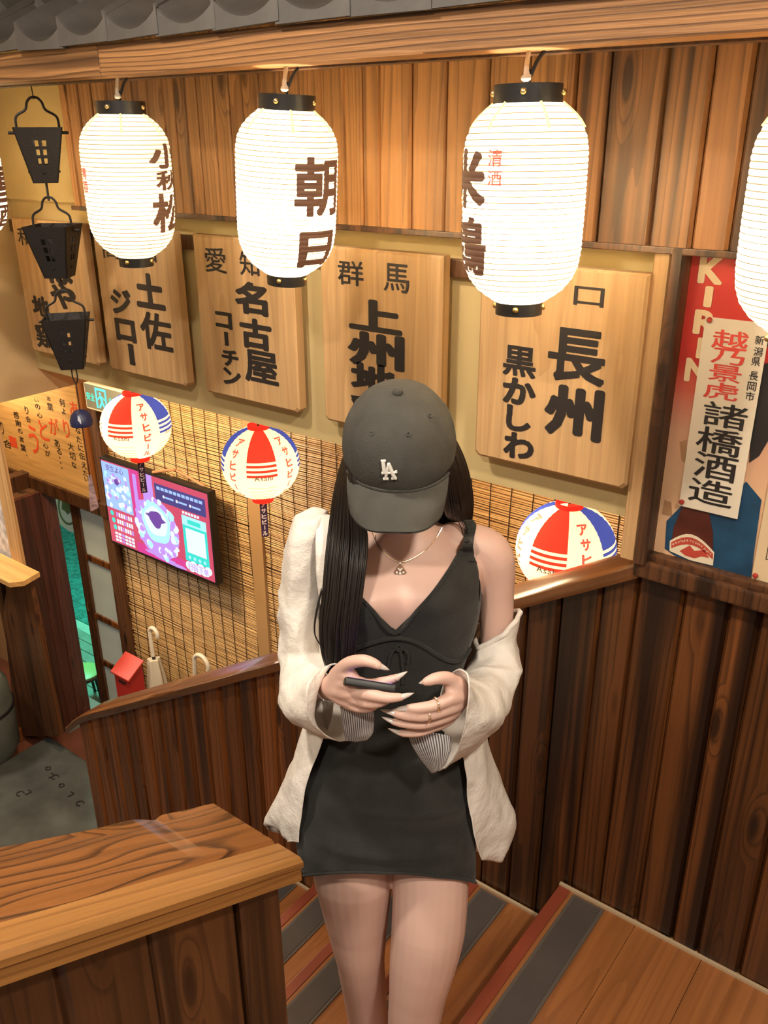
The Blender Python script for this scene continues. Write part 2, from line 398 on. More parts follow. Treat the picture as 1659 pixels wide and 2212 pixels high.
def reed_mat():
    m, nt, b = nmat('split reed')
    tc = N(nt, 'ShaderNodeTexCoord'); mp = N(nt, 'ShaderNodeMapping'); mp.inputs['Scale'].default_value = (3, 1, 150)
    lk(nt, tc.outputs['Object'], mp.inputs[0]); nz = N(nt, 'ShaderNodeTexNoise'); nz.inputs['Scale'].default_value = 1; nz.inputs['Detail'].default_value = 4
    lk(nt, mp.outputs[0], nz.inputs['Vector']); rp = N(nt, 'ShaderNodeValToRGB')
    e = rp.color_ramp.elements; e[0].position = .3; e[0].color = (.27, .135, .045, 1); e[1].position = .66; e[1].color = (.62, .40, .17, 1)
    lk(nt, nz.outputs[0], rp.inputs[0]); lk(nt, rp.outputs[0], b.inputs['Base Color']); b.inputs['Roughness'].default_value = .45
    return m
M['reed'] = reed_mat()

def plank(parent, x0, x1, z0, z1, yf, th, mat, z1b=None, z0b=None, c=.006, dirn=-1, name='plank'):
    """upright board, front face at yf looking -Y; top may slope from z1 (at x0) to z1b (at x1)"""
    z1b = z1 if z1b is None else z1b; z0b = z0 if z0b is None else z0b
    yb = yf-dirn*th; yc = yf-dirn*c*1.5; x0 += .0007; x1 -= .0007
    sec = [(x0, yb), (x0, yc), (x0+c, yf), (x1-c, yf), (x1, yc), (x1, yb)]
    def zt(x): return z1+(z1b-z1)*(x-x0)/(x1-x0)
    def zb(x): return z0+(z0b-z0)*(x-x0)/(x1-x0)
    x0 += 0; mb = MB(); mb.rings([[(x, y, zb(x)) for x, y in sec], [(x, y, zt(x)) for x, y in sec]])
    return mb.build(name, mat, parent)
def planky(parent, y0, y1, z0, z1, xf, th, mat, z1b=None, c=.006, name='plank'):
    """upright board whose face looks +X"""
    z1b = z1 if z1b is None else z1b; xb = xf-th
    sec = [(xb, y0), (xf-c, y0), (xf, y0+c), (xf, y1-c), (xf-c, y1), (xb, y1)]
    def zt(y): return z1+(z1b-z1)*(y-y0)/(y1-y0)
    mb = MB(); mb.rings([[(x, y, z0) for x, y in sec], [(x, y, zt(y)) for x, y in sec]])
    return mb.build(name, mat, parent)

# ================================================================== the setting
HB = -.79                                                    # underside of the header wall
mb = MB(); mb.box(-2.956, -.612, DW, DW+.12, HB, 1.1)
mb.box(-.612, 1.4, DW, DW+.12, -.9, 1.1)
tag(mb.build('wall_back', M['cream']), 'cream plaster wall behind the row of wooden signboards', 'wall', kind='structure')
mb = MB(); mb.box(-3.06, -2.956, -1.2, 1.985, -.884, 1.1)
tag(mb.build('wall_left', M['cream2']), 'cream plaster side wall at the far left, open underneath', 'wall', kind='structure')
# raised plaster band above the signs
mb = MB(); mb.box(-2.956, -2.53, DW-.018, DW, -.195, 1.1)
tag(mb.build('trim_1', M['cream']), 'raised cream plaster panel left of the upper planks', 'trim', kind='structure')
# upper plank cladding
wu = empty('wall_upper', (-1.2, DW, -.2), 'honey coloured plank cladding above the signboards, behind the lanterns', 'wall cladding', kind='structure')
SE = [-2.524, -2.486, -2.43, -2.365, -2.30, -2.245, -2.18, -2.115, -2.05, -2.009, -1.963, -1.918, -1.856, -1.80, -1.75, -1.69, -1.625, -1.56, -1.49, -1.42, -1.368, -1.315, -1.228, -1.136, -1.032, -.94, -.85]
for a, b in zip(SE[:-1], SE[1:]):
    plank(wu, a, b, -.2, 1.1, DW-.045+random.uniform(0, .004), .04, M['honey'], c=.005)
MB().box(-.85, -.838, DW-.052, DW, -.2, 1.1).build('batten', M['brown'], wu)
SE = [-.838, -.771, -.66, -.578, -.509, -.40, -.29, -.19, -.09, .02, .13, .25, .36, .47, .58, .7, .82, .94, 1.06, 1.2, 1.4]
for a, b in zip(SE[:-1], SE[1:]):
    plank(wu, a, b, -.2, 1.1, DW-.045+random.uniform(0, .004), .04, M['brown'], c=.006)
MB().box(-2.53, 1.4, DW-.05, DW, -.213, -.2, c=.002).build('edge_strip', M['rail'], wu)

# dark wall rail behind the signboards
mb = MB(); mb.box(-2.95, -.65, DW-.022, DW, -.302, -.262, c=.003)
tag(mb.build('trim_2', M['rail']), 'dark brown hanging rail running behind the signboards', 'trim', kind='structure')
# corner post
pt = empty('trim_3', (-.6, DW, -.86), 'pale and dark corner post between the signs and the posters', 'post', kind='structure')
plank(pt, -.648, -.612, -.87, -.2, DW-.04, .16, M['palepost'], c=.003, name='pale_strip')
plank(pt, -.612, -.584, -.87, -.2, DW-.05, .16, M['darkpost'], c=.004, name='dark_strip')

# floors --------------------------------------------------------------
FLOOR = -3.75
mb = MB(); mb.box(-8, 1.4, -1.0, 2.9, FLOOR-.1, FLOOR)
tag(mb.build('floor', M['tilefl']), 'red brown tiled floor of the entrance hall', 'floor', kind='structure')
# slate slab
c = onZ(105, 1590, FLOOR+.12)
sl = empty('slate_slab', (c[0]+.6, 1.5, FLOOR), 'large grey slate platform at the foot of the stairs with chalk marks', 'stone slab')
MB().box(c[0], -3.1, -.6, c[1], FLOOR, FLOOR+.12, c=.012).build('slab', M['slate'], sl)
mb = MB()
for px, py, kind in ((102, 1660, 0), (110, 1676, 1), (118, 1678, 2), (131, 1697, 0), (152, 1716, 1), (172, 1735, 2), (43, 1714, 2), (60, 1712, 1)):
    q = onZ(px, py, FLOOR+.1235); s = .03
    s = .02; pts = {0: [(-1, 0), (0, 1), (1, .3), (0, -.6), (-.8, .6)], 1: [(-1, .8), (.5, .8), (.2, -1)], 2: [(1, .8), (-.2, 1), (-1, 0), (-.2, -1), (.9, -.6)]}[kind]
    mb.tube([(q[0]+u*s, q[1]+v*s, q[2]) for u, v in pts], .0032, 5, smoothn=3)
mb.build('chalk_marks', plain('chalk', (.012, .012, .012), .9), sl)

# staircase -----------------------------------------------------------
stc = empty('staircase', (-1.2, 1.3, LAND-4*RISE), 'orange wooden stairs with red nosings and grey anti-slip strips going down to the left', 'staircase')
for k in range(0, 9):
    xe = EDGE-k*RUN; z = LAND-k*RISE
    if z < FLOOR+.12: break
    x1 = xe+RUN if k else 1.4
    y0 = .77 if k else -.4
    if k:
        MB().box(xe+.034, x1+.03, y0, DW-.002, z-.04, z, c=.003).build('tread', M['floor'], stc)
    MB().box(xe, xe+.034, y0, DW-.004, z-.045, z+.002, c=.004).build('nosing', M['nosing'], stc)
    MB().box(xe+.012, xe+.03, y0, DW-.004, z-RISE, z-.045).build('riser', M['floor'], stc)
    g = MB(); g.box(xe+.046, xe+.138, y0+.06, DW-.018, z, z+.004, c=.0015)
    a = g.build('anti_slip_strip', M['matedge'], stc)
    MB().box(xe+.055, xe+.129, y0+.07, DW-.026, z+.004, z+.0055).build('strip_tread', M['mat'], a)
    MB().box(xe, x1, DW-.012, DW-.003, z, z+.008).build('skirting_bead', M['skirt'], stc)
# landing boards
ld = empty('floor_landing', (0, .9, LAND), 'orange board landing at the top of the lower stairs', 'floor', kind='structure')
xs = [EDGE+.034, -.50, -.325, -.13, .06, .25, .44, .63, .82, 1.01, 1.2, 1.4]
for a, b in zip(xs[:-1], xs[1:]):
    MB().box(a, b-.001, -.4, DW-.002, LAND-.04, LAND, c=.0015).build('floor_board', M['floor'], ld)

# stair partition + wainscot (one plane) -------------------------------
XC = -.604
def ptop(x): return -.875+(x-XC)*.614
def pbase(x):
    k = max(0, math.ceil((EDGE-x)/RUN-1e-6)); return max(LAND-k*RISE, FLOOR)
sp = empty('stair_partition', (-1.8, DW, -2.6), 'low partition of red brown upright boards with a sloping varnished cap beside the stairs', 'partition')
SE = [-3.117, -3.013, -2.928, -2.834, -2.744, -2.657, -2.57, -2.483, -2.384, -2.301, -2.199, -2.107, -2.01, -1.919, -1.83, -1.74, -1.65, -1.55, -1.46, -1.37, -1.27, -1.18, -1.08, -.985, -.888, -.80, -.698, -.612]
for a, b in zip(SE[:-1], SE[1:]):
    plank(sp, a, b, min(pbase(a), pbase(b))-.05, ptop(a)-.03, DW+random.uniform(0, .006), .02, M['parti'] if a < -1.1 else M['wains'], ptop(b)-.03, c=.014 if a < -1.1 else .008)
mb = MB(); mb.prism([(-3.117, FLOOR), (-.61, FLOOR), (-.61, ptop(-.61)-.05), (-3.117, ptop(-3.117)-.05)], 'y', DW+.022, DW+.075)
mb.build('core', M['rail'], sp)
# cap: board along the slope, rounded foot
ang = math.atan(.614); L = (3.16-.604)/math.cos(ang); cx = -3.16
rot = Matrix.Rotation(-ang, 4, 'Y')
mb = MB(); n0 = 10; rs = []
prof = [(-.032, -.034), (-.038, -.022), (-.038, -.006), (-.03, 0), (.10, 0), (.106, -.006), (.106, -.034)]
for i in range(40):
    t = i/39*L
    dr = -.045*max(0, 1-t/.22)**2
    wob = .0025*math.sin(t*9)+.0018*math.sin(t*23+1)
    x = cx+t*math.cos(ang); z = ptop(cx)+t*math.sin(ang)+dr
    rs.append([(x+q*math.sin(ang)*-1*(-1 if False else 1)*0, DW+p+(wob if j < 3 else 0), z+q/math.cos(ang)*1.0) for j, (p, q) in enumerate(prof)])
mb.rings(rs)
mb.build('cap_rail', M['cap'], sp, rot=rot, smooth=True)

wn = empty('wall_wainscot', (.2, DW, LAND), 'dark stained upright boards below the beer posters', 'wainscot', kind='structure')
SE = [-.612, -.506, -.408, -.344, -.24, -.13, -.03, .08, .19, .30, .41, .53, .64, .75, .86, .98, 1.1, 1.25, 1.4]
for a, b in zip(SE[:-1], SE[1:]):
    plank(wn, a, b, LAND, -.90, DW-.004+random.uniform(0, .005), .03, M['wains'], c=.008)
MB().box(-.612, 1.4, DW-.042, DW+.02, -.905, -.865, c=.006).build('top_moulding', M['rail'], wn)
MB().box(-.612, 1.4, DW-.03, DW+.01, -.866, -.85, c=.004).build('sill_strip', M['rail'], wn)

# near stair railing ---------------------------------------------------
A0 = .75; B0 = A0*1.285; YE = .762
def rz(y): return -.902*A0-.507*y                           # cap surface height along the slope
rl = empty('stair_railing', (-.85, .3, LAND), 'thick varnished wooden railing with dark boards at the lower left corner', 'railing')
ang2 = math.atan(.507); rot2 = Matrix.Rotation(-ang2, 4, 'X')
ys = np.concatenate([np.linspace(-.75, .5, 24), np.linspace(.51, YE, 40)])
def capboard(x0, x1, name, mat, chip):
    rs = []
    for y in ys:
        z = rz(y); e = 0; ch = .0
        if chip:
            d_ = (y-.633)/.014
            e = .011*math.exp(-d_*d_)-.004*math.exp(-((y-.59)/.025)**2)+.004*mnoise.noise((y*14, 3.1, 0))
        l = x0+e
        ye = y+(.02*0)
        rs.append([(l, y, z-.05), (l, y, z-.006), (l+.006, y, z), (x1-.007, y, z), (x1, y, z-.007), (x1, y, z-.018), (x1-.006, y, z-.024), (x1-.006, y, z-.05)])
    mb = MB(); mb.rings(rs); return mb.build(name, mat, rl, rot=rot2, smooth=True)
capboard(-B0, -A0-.062, 'cap_board', M['capy'], True)
capboard(-A0-.0615, -A0, 'cap_edge_board', M['capedge'], False)
# boards on the stair side, post at the end
yy = [-.75, -.62, -.49, -.36, -.24, -.12, -.005, .115, .255, .365, .50, .655]
for a, b in zip(yy[:-1], yy[1:]):
    planky(rl, a, b, LAND-.4, rz(a)-.045, -A0-.045+random.uniform(0, .005), .03, M['rail'], rz(b)-.045, c=.009)
planky(rl, .657, .742, LAND-.6, rz(.657)-.045, -A0-.035, .17, M['rail'], rz(.742)-.045, c=.006, name='end_post')
for a, b in zip(yy[:-1], yy[1:]):
    mb = MB(); mb.rings([[(-B0+.05, a, LAND-1.2), (-B0+.02, a, LAND-1.2), (-B0+.02, b, LAND-1.2), (-B0+.05, b, LAND-1.2)], [(-B0+.05, a, rz(a)-.05), (-B0+.02, a, rz(a)-.05), (-B0+.02, b, rz(b)-.05), (-B0+.05, b, rz(b)-.05)]])
    mb.build('back_plank', M['rail'], rl)

# ceilings with downlight fixtures
mb = MB(); mb.box(-4.0, 1.4, -1.4, DW, 1.1, 1.16)
tag(mb.build('ceiling', M['dark']), 'dark ceiling above the lanterns', 'ceiling', kind='structure')
mb = MB(); mb.box(-8, .6, DW+.12, 2.95, HB, HB+.05)
tag(mb.build('ceiling_hall', M['cream2']), 'low cream ceiling of the entrance hall', 'ceiling', kind='structure')
for i, (p, e) in enumerate(LAMPS):
    mb = MB(); mb.lathe([(.115, p[2]+.012), (.13, p[2]+.02), (.135, 1.1), (.12, 1.1)], (p[0], p[1], 0), 28)
    tag(mb.build('downlight_fixture', M['iron'], smooth=True), ['round black ceiling downlight nearest the poster wall', 'round black ceiling downlight left of the viewer', 'round black ceiling downlight behind the viewer'][i], 'ceiling lamp', 'upper floor downlights')

# eaves: beam and roof tiles --------------------------------------------
YB = 1.34
ev = empty('eaves_beam', (-1.2, YB, .12), 'scorched golden wooden beam across the top with visible grain', 'beam')
zb0, zb1 = .091*YB, .1385*YB
xj = onY(212, 130, YB)[0]
for a, b in ((-2.95, xj), (xj+.002, 1.4)):
    MB().box(a, b, YB, YB+.085, zb0, zb1, c=.004).build('beam_length', M['beam'], ev)
MB().box(-2.95, 1.4, YB+.075, YB+.11, zb0-.004, zb0+.03, c=.003).build('back_strip', M['rail'], ev)
rf = empty('tiled_eave', (-1.6, YB, zb1), 'grey clay tile eave resting on the beam at the top left', 'roof')
NT = 24; W_ = .168
def tile_mesh():
    mb = MB(); rs = []
    sect = []
    for j in range(13):
        t = j/12; x = t*W_*1.06
        z = .026*(1-1.7*math.sin(math.pi*min(1, t/1.06))**.75)
        sect.append((x, z))
    for i, l in enumerate((0, .006, .22)):
        dz = (-.004 if i == 0 else 0)
        top = [(x, l*math.cos(.44), l*math.sin(.44)+z+.03+dz) for x, z in sect]
        bot = [(x, l*math.cos(.44), l*math.sin(.44)+z+.016) for x, z in sect[::-1]]
        rs.append(top+bot)
    mb.rings(rs)
    mb.rings([[(x, y, z+.028) for x, z in sect]+[(x, y, -.006) for x, z in sect[::-1]] for y in (-.002, .012)], mi=1)   # closed eave face
    return mb
tm = None
for row in range(2):
    for k in range(NT):
        x = -2.94+k*W_+(.02 if row % 2 else 0); l = row*.18
        if tm is None:
            o = tile_mesh().build('roof_tile', [M['rooftile'], M['tileface']], rf, loc=(0, 0, 0), smooth=True); tm = o
        else:
            o = bpy.data.objects.new('roof_tile', tm.data); COL.objects.link(o); o.parent = rf
        o.location = Vector((x, YB-.012+l*math.cos(.44), zb1+.006+l*math.sin(.44)+row*.014))-WL[rf.name]
        o.rotation_euler = (random.uniform(-.02, .02), random.uniform(-.03, .03), random.uniform(-.015, .015))
# ================================================================== paper lanterns under the beam
YL = 1.40; LR = .1035
def lz(x, y): return onY(x, y, YL)[2]
zT0, zT1, zB0, zB1 = lz(1128, 183), lz(1128, 219), lz(1128, 652), lz(1120, 677)
zH = zb0-.002
def lantern_profile():
    h = zT1-zB0; pr = []
    key = [(0, .50), (.02, .58), (.06, .74), (.11, .875), (.17, .965), (.24, 1.0), (.5, 1.0), (.72, .985), (.80, .955), (.87, .87), (.93, .72), (.97, .55), (1, .40)]
    nr = 34
    for i in range(nr*3+1):
        t = i/(nr*3)
        for (t0, r0), (t1, r1) in zip(key[:-1], key[1:]):
            if t0 <= t <= t1: r = r0+(r1-r0)*(t-t0)/(t1-t0); break
        bulge = (0, .011, .011)[i % 3]
        pr.append((LR*(r+bulge-.008), zT1-h*t))
    return pr, nr
PR, NR = lantern_profile()
def prof_r(z):
    for (r0, z0), (r1, z1) in zip(PR[:-1], PR[1:]):
        if z1 <= z <= z0: return r0+(r1-r0)*((z0-z)/(z0-z1))
    return PR[-1][0]
proto = {}
def split_runs(vs, fs, mw):
    V, F2 = [], []
    for f in fs:
        q = [vs[i] for i in f]; n = max(1, int(math.ceil((q[1][0]-q[0][0])/mw)))
        for k in range(n):
            a, b = q[0][0]+(q[1][0]-q[0][0])*k/n, q[0][0]+(q[1][0]-q[0][0])*(k+1)/n; m = len(V)
            V += [(a, q[0][1]), (b, q[0][1]), (b, q[2][1]), (a, q[2][1])]; F2.append((m, m+1, m+2, m+3))
    return V, F2
def lantern(px, label, tilt, inks, power):
    X = onY(px, 420, YL)[0]
    root = empty('paper_lantern', (X, YL, zH), label, 'lantern', 'white paper lanterns under the beam')
    parts = []
    def part(key, fn, mat, **k):
        if key in proto:
            o = bpy.data.objects.new(proto[key].name.split('.')[0], proto[key].data); COL.objects.link(o); o.parent = root
            o.location = proto[key].location; return o
        o = fn().build(key, mat, root, loc=(X, YL, zH), **k); proto[key] = o; return o
    c = (X, YL, 0)
    def shade(): mb = MB(); mb.lathe(PR, c, 56, cap=False); return mb
    def ribs():
        mb = MB()
        for i in range(1, NR):
            r, z = PR[i*3]
            mb.lathe([(r-.0012, z-.0006), (r+.0009, z-.0006), (r+.0009, z+.0006), (r-.0012, z+.0006), (r-.0012, z-.0006)], c, 40, cap=False)
        return mb
    def ring(z0, z1, r):
        mb = MB(); mb.lathe([(r, z0), (r, z1), (r-.004, z1), (r-.004, z0), (r, z0)], c, 40, cap=False); return mb
    def floor_():
        mb = MB(); mb.lathe([(LR*.40, zB0+.002), (LR*.40, zB0+.005)], c, 32); return mb
    def seams():
        mb = MB()
        for k in range(6):
            a = k*math.pi/3+.35
            pts = [(X+(r+.001)*math.cos(a), YL+(r+.001)*math.sin(a), z) for r, z in PR[1:16:3]]
            mb.tube(pts, .0028, 5)
        return mb
    sh = part('paper_shade', shade, M['lpaper'], smooth='all')
    part('ribs', ribs, M['lrib'])['kind'] = 'stuff'
    part('top_ring', lambda: ring(zT1-.004, zT0, LR*.545), M['black'], smooth=True)
    part('bottom_ring', lambda: ring(zB1, zB0+.006, LR*.40), M['black'], smooth=True)
    part('bottom_plate', floor_, M['black'])
    part('paper_seams', seams, M['lribs'])['kind'] = 'stuff'
    for k in range(4):
        for zz, rr, nm in (((zT0+zT1)/2, LR*.55, 'top_rivet'), ((zB0+zB1)/2+.002, LR*.405, 'bottom_rivet')):
            a = -1.2+k*math.pi/2
            kk = nm+str(k)
            if kk in proto:
                o = bpy.data.objects.new('rivet', proto[kk].data); COL.objects.link(o); o.parent = root; o.location = proto[kk].location
            else:
                mb = MB(); mb.sphere((X+rr*math.cos(a), YL+rr*math.sin(a), zz), .0055, 6)
                proto[kk] = mb.build('rivet', M['brass'], root, smooth='all')
    def cord():
        mb = MB(); mb.tube([(X, YL, zT0-.03), (X, YL, zT0+.02), (X+.002, YL, zH-.035), (X+.012, YL+.004, zH-.012), (X+.022, YL+.01, zH+.002)], .0032, 6, smoothn=4)
        mb.tube([(X-LR*.5, YL, zT0-.008), (X, YL, zT0-.028), (X+LR*.5, YL, zT0-.008)], .0016, 5)
        return mb
    def hook():
        mb = MB(); mb.tube([(X-.002, YL, zH+.002), (X-.004, YL-.002, zH-.02), (X-.002, YL-.003, zH-.034), (X+.004, YL, zH-.036)], [.004, .0045, .006, .004], 6, smoothn=3)
        mb.sphere((X-.003, YL-.004, zH-.037), .0075, 6, sq=(1.2, .9, .8)); return mb
    part('cable', cord, M['black'], smooth=True)
    part('hook', hook, M['rope'], smooth=True)
    camdir = math.atan2(-YL, -X)
    for ch, t, deg, half, ytop, ybot, ink in inks:
        z1, z0 = lz(px, ytop), lz(px, ybot); zc = (z0+z1)/2; hh = (z1-z0)
        vs, fs = split_runs(*glyph_pts(ch, t, 2, hh), .12)
        out = []
        for u, v in vs:
            a = camdir+math.radians(deg)+u*math.radians(half)
            z = zc+v; r = prof_r(z)+.0022
            out.append((X+r*math.cos(a), YL+r*math.sin(a), z))
        mb = MB(); mb.add(out, fs); mb.build('character', M['lred'] if ink else M['link'], root, recalc=False)
    l = lamp('lantern_bulb', 'POINT', (X, YL, zB0+.13), power, (1, .82, .56), .035, parent=root)
    root.rotation_euler = (0, math.radians(tilt[0]), 0)
    root.rotation_euler.x = math.radians(tilt[1])
    return root
LP = 8.0
lantern(-70, 'white paper lantern cut by the left edge of the picture', (0, 0), [('雪', 'B', 62, 30, 360, 440, 0), ('酒', 'B', 62, 30, 440, 490, 0)], LP)
lantern(283, 'creamy paper lantern with brown brush writing, second from the left', (1.2, 0), [('小', 'B', 60, 32, 308, 362, 0), ('秋', 'B', 62, 26, 366, 408, 0), ('松', 'B', 60, 33, 414, 496, 0), ('清', 'B', -68, 8, 360, 384, 1), ('酒', 'B', -68, 8, 388, 413, 1)], LP*.16)
lantern(632, 'tilted white paper lantern with the two characters for morning sun', (4, 0), [('朝', 'B', 40, 32, 330, 455, 0), ('日', 'B', 40, 26, 486, 566, 0)], LP)
lantern(1128, 'large white paper lantern with grey brush writing on its left side', (-.8, 0), [('米', 'B', -68, 32, 318, 445, 0), ('鶴', 'B', -68, 34, 462, 585, 0), ('清', 'M', -27, 7, 320, 356, 1), ('酒', 'M', -27, 7, 364, 396, 1)], LP)
lantern(1782, 'white paper lantern cut by the right edge of the picture', (0, 0), [], LP)

# ================================================================== wooden signboards
YS = 1.693
def pw(x, y, w): return onY(x+w/2, y, YS)[0]-onY(x-w/2, y, YS)[0]
def ph(x, y, h): return onY(x, y-h/2, YS)[2]-onY(x, y+h/2, YS)[2]
def chars(par, lst, Y, mat):
    for it in lst:
        mb = MB()
        ch, t, x, y, w, h = it[:6]; q = onY(x, y, Y)
        ww = onY(x+w/2, y, Y)[0]-onY(x-w/2, y, Y)[0]; hh = onY(x, y-h/2, Y)[2]-onY(x, y+h/2, Y)[2]
        if len(it) > 6: put_flat(mb, ch, t, q[0], q[2], Y, w=hh, h=ww, rot=math.pi/2)
        else: put_flat(mb, ch, t, q[0], q[2], Y, w=ww, h=hh)
        mb.build('character', mat, par, recalc=False)
SG = [
 (-2.875, -2.485, 0.6, 'leftmost wooden signboard, half hidden behind the hanging iron buckets', [('和', 'M', 52, 511, 28, 38), ('は', 'B', 128, 585, 52, 60), ('や', 'B', 136, 640, 54, 55), ('地', 'B', 88, 662, 36, 44), ('鶏', 'B', 98, 728, 40, 50)]),
 (-2.428, -2.052, .8, 'wooden signboard lettered 土佐ジロー behind the creamy lantern', [('高', 'M', 238, 538, 36, 42), ('知', 'M', 318, 545, 36, 42), ('土', 'B', 323, 629, 62, 76), ('佐', 'B', 337, 717, 66, 80), ('ジ', 'B', 261, 652, 43, 54), ('ロ', 'B', 271, 714, 43, 48), ('ー', 'B', 284, 766, 12, 45, 1)]),
 (-1.968, -1.590, 1.5, 'wooden signboard lettered 名古屋コーチン left of the girl', [('愛', 'M', 465, 562, 46, 54), ('知', 'M', 538, 570, 42, 52), ('名', 'B', 542, 645, 70, 70), ('古', 'B', 552, 722, 68, 66), ('屋', 'B', 564, 794, 72, 70), ('コ', 'B', 483, 692, 36, 36), ('ー', 'B', 489, 732, 9, 30, 1), ('チ', 'B', 497, 774, 36, 36), ('ン', 'B', 501, 814, 38, 36)]),
 (-1.497, -1.127, -.4, 'wooden signboard lettered 上州 directly above the grey cap', [('群', 'M', 757, 590, 56, 54), ('馬', 'M', 856, 601, 56, 62), ('上', 'B', 810, 683, 116, 70), ('州', 'B', 811, 757, 123, 76), ('地', 'B', 806, 820, 98, 68), ('鶏', 'B', 806, 890, 98, 62)]),
 (-1.026, -.644, -.6, 'wooden signboard lettered 長州黒かしわ at the right end of the row', [('山', 'M', 1105, 640, 60, 44), ('口', 'M', 1272, 641, 66, 42), ('長', 'B', 1245, 770, 126, 118), ('州', 'B', 1238, 891, 128, 114), ('黒', 'B', 1122, 781, 71, 66), ('か', 'B', 1121, 846, 72, 58), ('し', 'B', 1120, 905, 54, 56), ('わ', 'B', 1120, 964, 66, 57)]),
]
for x0, x1, tl, lab, cs in SG:
    z0, z1 = -.704, -.252; c_ = .010
    root = empty('wooden_signboard', ((x0+x1)/2, YS, z0), lab, 'sign', 'lettered wooden signboards')
    k = .006
    out = [(x0+c_, z0), (x1-c_, z0), (x1, z0+c_), (x1, z1), (x0, z1), (x0, z0+c_)]
    cxm, czm = (x0+x1)/2, (z0+z1)/2
    inn = [(cxm+(x-cxm)*(1-k/.19), czm+(z-czm)*(1-k/.22)) for x, z in out]
    mb = MB(); mb.rings([[(x, YS, z) for x, z in inn], [(x, YS+k, z) for x, z in out], [(x, YS+.032, z) for x, z in out]])
    mb.build('board', M['sign'], root)
    chars(root, cs, YS-.0012, M['ink'])

# ================================================================== posters
YP = DW-.004
def quad(mb, x0, x1, z0, z1, y, mi=0): mb.add([(x0, y, z0), (x1, y, z0), (x1, y, z1), (x0, y, z1)], [(0, 1, 2, 3)], mi)
def printmat(name, stops, axis=2):
    m, nt, b = nmat(name); tc = N(nt, 'ShaderNodeTexCoord'); sx = N(nt, 'ShaderNodeSeparateXYZ'); lk(nt, tc.outputs['Generated'], sx.inputs[0])
    rp = N(nt, 'ShaderNodeValToRGB'); e = rp.color_ramp.elements
    e[0].position, e[0].color = stops[0][0], c4(stops[0][1]); e[1].position, e[1].color = stops[-1][0], c4(stops[-1][1])
    for p, c in stops[1:-1]: x = e.new(p); x.color = c4(c)
    lk(nt, sx.outputs[axis], rp.inputs[0]); lk(nt, rp.outputs[0], b.inputs['Base Color']); b.inputs['Roughness'].default_value = .35
    return m
po = empty('beer_poster', (-.48, YP, -.85), 'red beer poster with a bottle and a blue robe, lettered KIRIN', 'poster')
MB().box(-.584, -.368, YP-.001, YP+.002, -.852, -.212).build('sheet', printmat('poster print', [(0, (.62, .38, .22)), (.28, (.66, .42, .25)), (.45, (.55, .30, .2)), (.58, (.46, .10, .07)), (.66, (.40, .03, .025)), (1, (.42, .035, .03))]), po)
chars(po, [('K', 'B', 1536, 583, 54, 62), ('I', 'B', 1530, 641, 18, 46), ('R', 'B', 1524, 697, 52, 54), ('I', 'B', 1514, 752, 18, 46), ('N', 'B', 1505, 801, 52, 52)], YP-.003, plain('poster cream ink', (.75, .60, .38), .5))
def pxpoly(mb, pts, Y, mi=0):
    q = [onY(x, y, Y) for x, y in pts]; mb.add([(p[0], Y, p[2]) for p in q], [tuple(range(len(q)))], mi)
mb = MB()
pxpoly(mb, [(1480, 1085), (1440, 1125), (1436, 1185), (1460, 1202), (1622, 1253), (1628, 1200), (1645, 1080), (1612, 1040), (1560, 1090)], YP-.0025)
mb.build('blue_robe_print', plain('poster blue', (.008, .048, .105), .5, var=.4, vscale=14), po, recalc=False)
mb = MB(); pxpoly(mb, [(1478, 1085), (1530, 1100), (1540, 1150), (1540, 1215), (1448, 1190), (1455, 1140)], YP-.004)
mb.build('bottle_print', plain('poster brown glass', (.075, .016, .010), .3, var=.4, vscale=16), po, recalc=False)
mb = MB(); arc = [(1447+96*t, 1168-26*math.sin(math.pi*t)+25*t) for t in np.linspace(0, 1, 9)]
pxpoly(mb, arc+[(1540, 1222), (1490, 1210), (1446, 1190)], YP-.005)
mb.build('label_print', plain('poster label', (.68, .58, .42), .5), po, recalc=False)
mb = MB(); arc2 = [(1450+90*t, 1171-22*math.sin(math.pi*t)+25*t) for t in np.linspace(0, 1, 9)]; arc3 = [(1450+90*t, 1184-19*math.sin(math.pi*t)+25*t) for t in np.linspace(1, 0, 9)]
pxpoly(mb, arc2+arc3, YP-.0055)
pxpoly(mb, [(1468, 1190), (1490, 1178), (1500, 1190), (1520, 1188), (1532, 1205), (1515, 1202), (1500, 1206), (1480, 1200)], YP-.0055)
mb.build('label_red_print', plain('poster label red', (.42, .05, .03), .5), po, recalc=False)
mb = MB()
for i, ch in enumerate('BREWERYCOMPANY'):
    t = (i+.7)/14.6; x, y = 1450+90*t, 1177.5-20.5*math.sin(math.pi*t)+25*t
    q = onY(x, y, YP-.006); put_flat(mb, ch, 'M', q[0], q[2], YP-.006, h=.0052, rot=-.35*(t-.5)*-2*.6-.2)
mb.build('label_lettering', plain('poster label ink', (.75, .62, .42), .5), po, recalc=False, kind='stuff')
tanp = plain('poster tan print', (.36, .2, .10), .5)
for pl_ in ([(1435, 1080), (1450, 1085), (1452, 1115), (1430, 1110)], [(1468, 955), (1482, 950), (1483, 1000), (1472, 995)]):
    mb = MB(); pxpoly(mb, pl_, YP-.0025); mb.build('small_print', tanp, po, recalc=False)
mb = MB(); pxpoly(mb, [(1640, 790), (1700, 770), (1690, 900), (1640, 985), (1618, 1000), (1625, 900)], YP-.0025)
mb.build('dark_hair_print', plain('poster dark print', (.014, .012, .012), .5), po, recalc=False)
po2 = empty('cream_poster', (-.25, YP, -.85), 'cream poster with a thin frame line at the right edge', 'poster')
MB().box(-.372, -.12, YP-.006, YP-.004, -.853, -.45).build('sheet', plain('cream print paper', (.62, .47, .29), .5), po2)
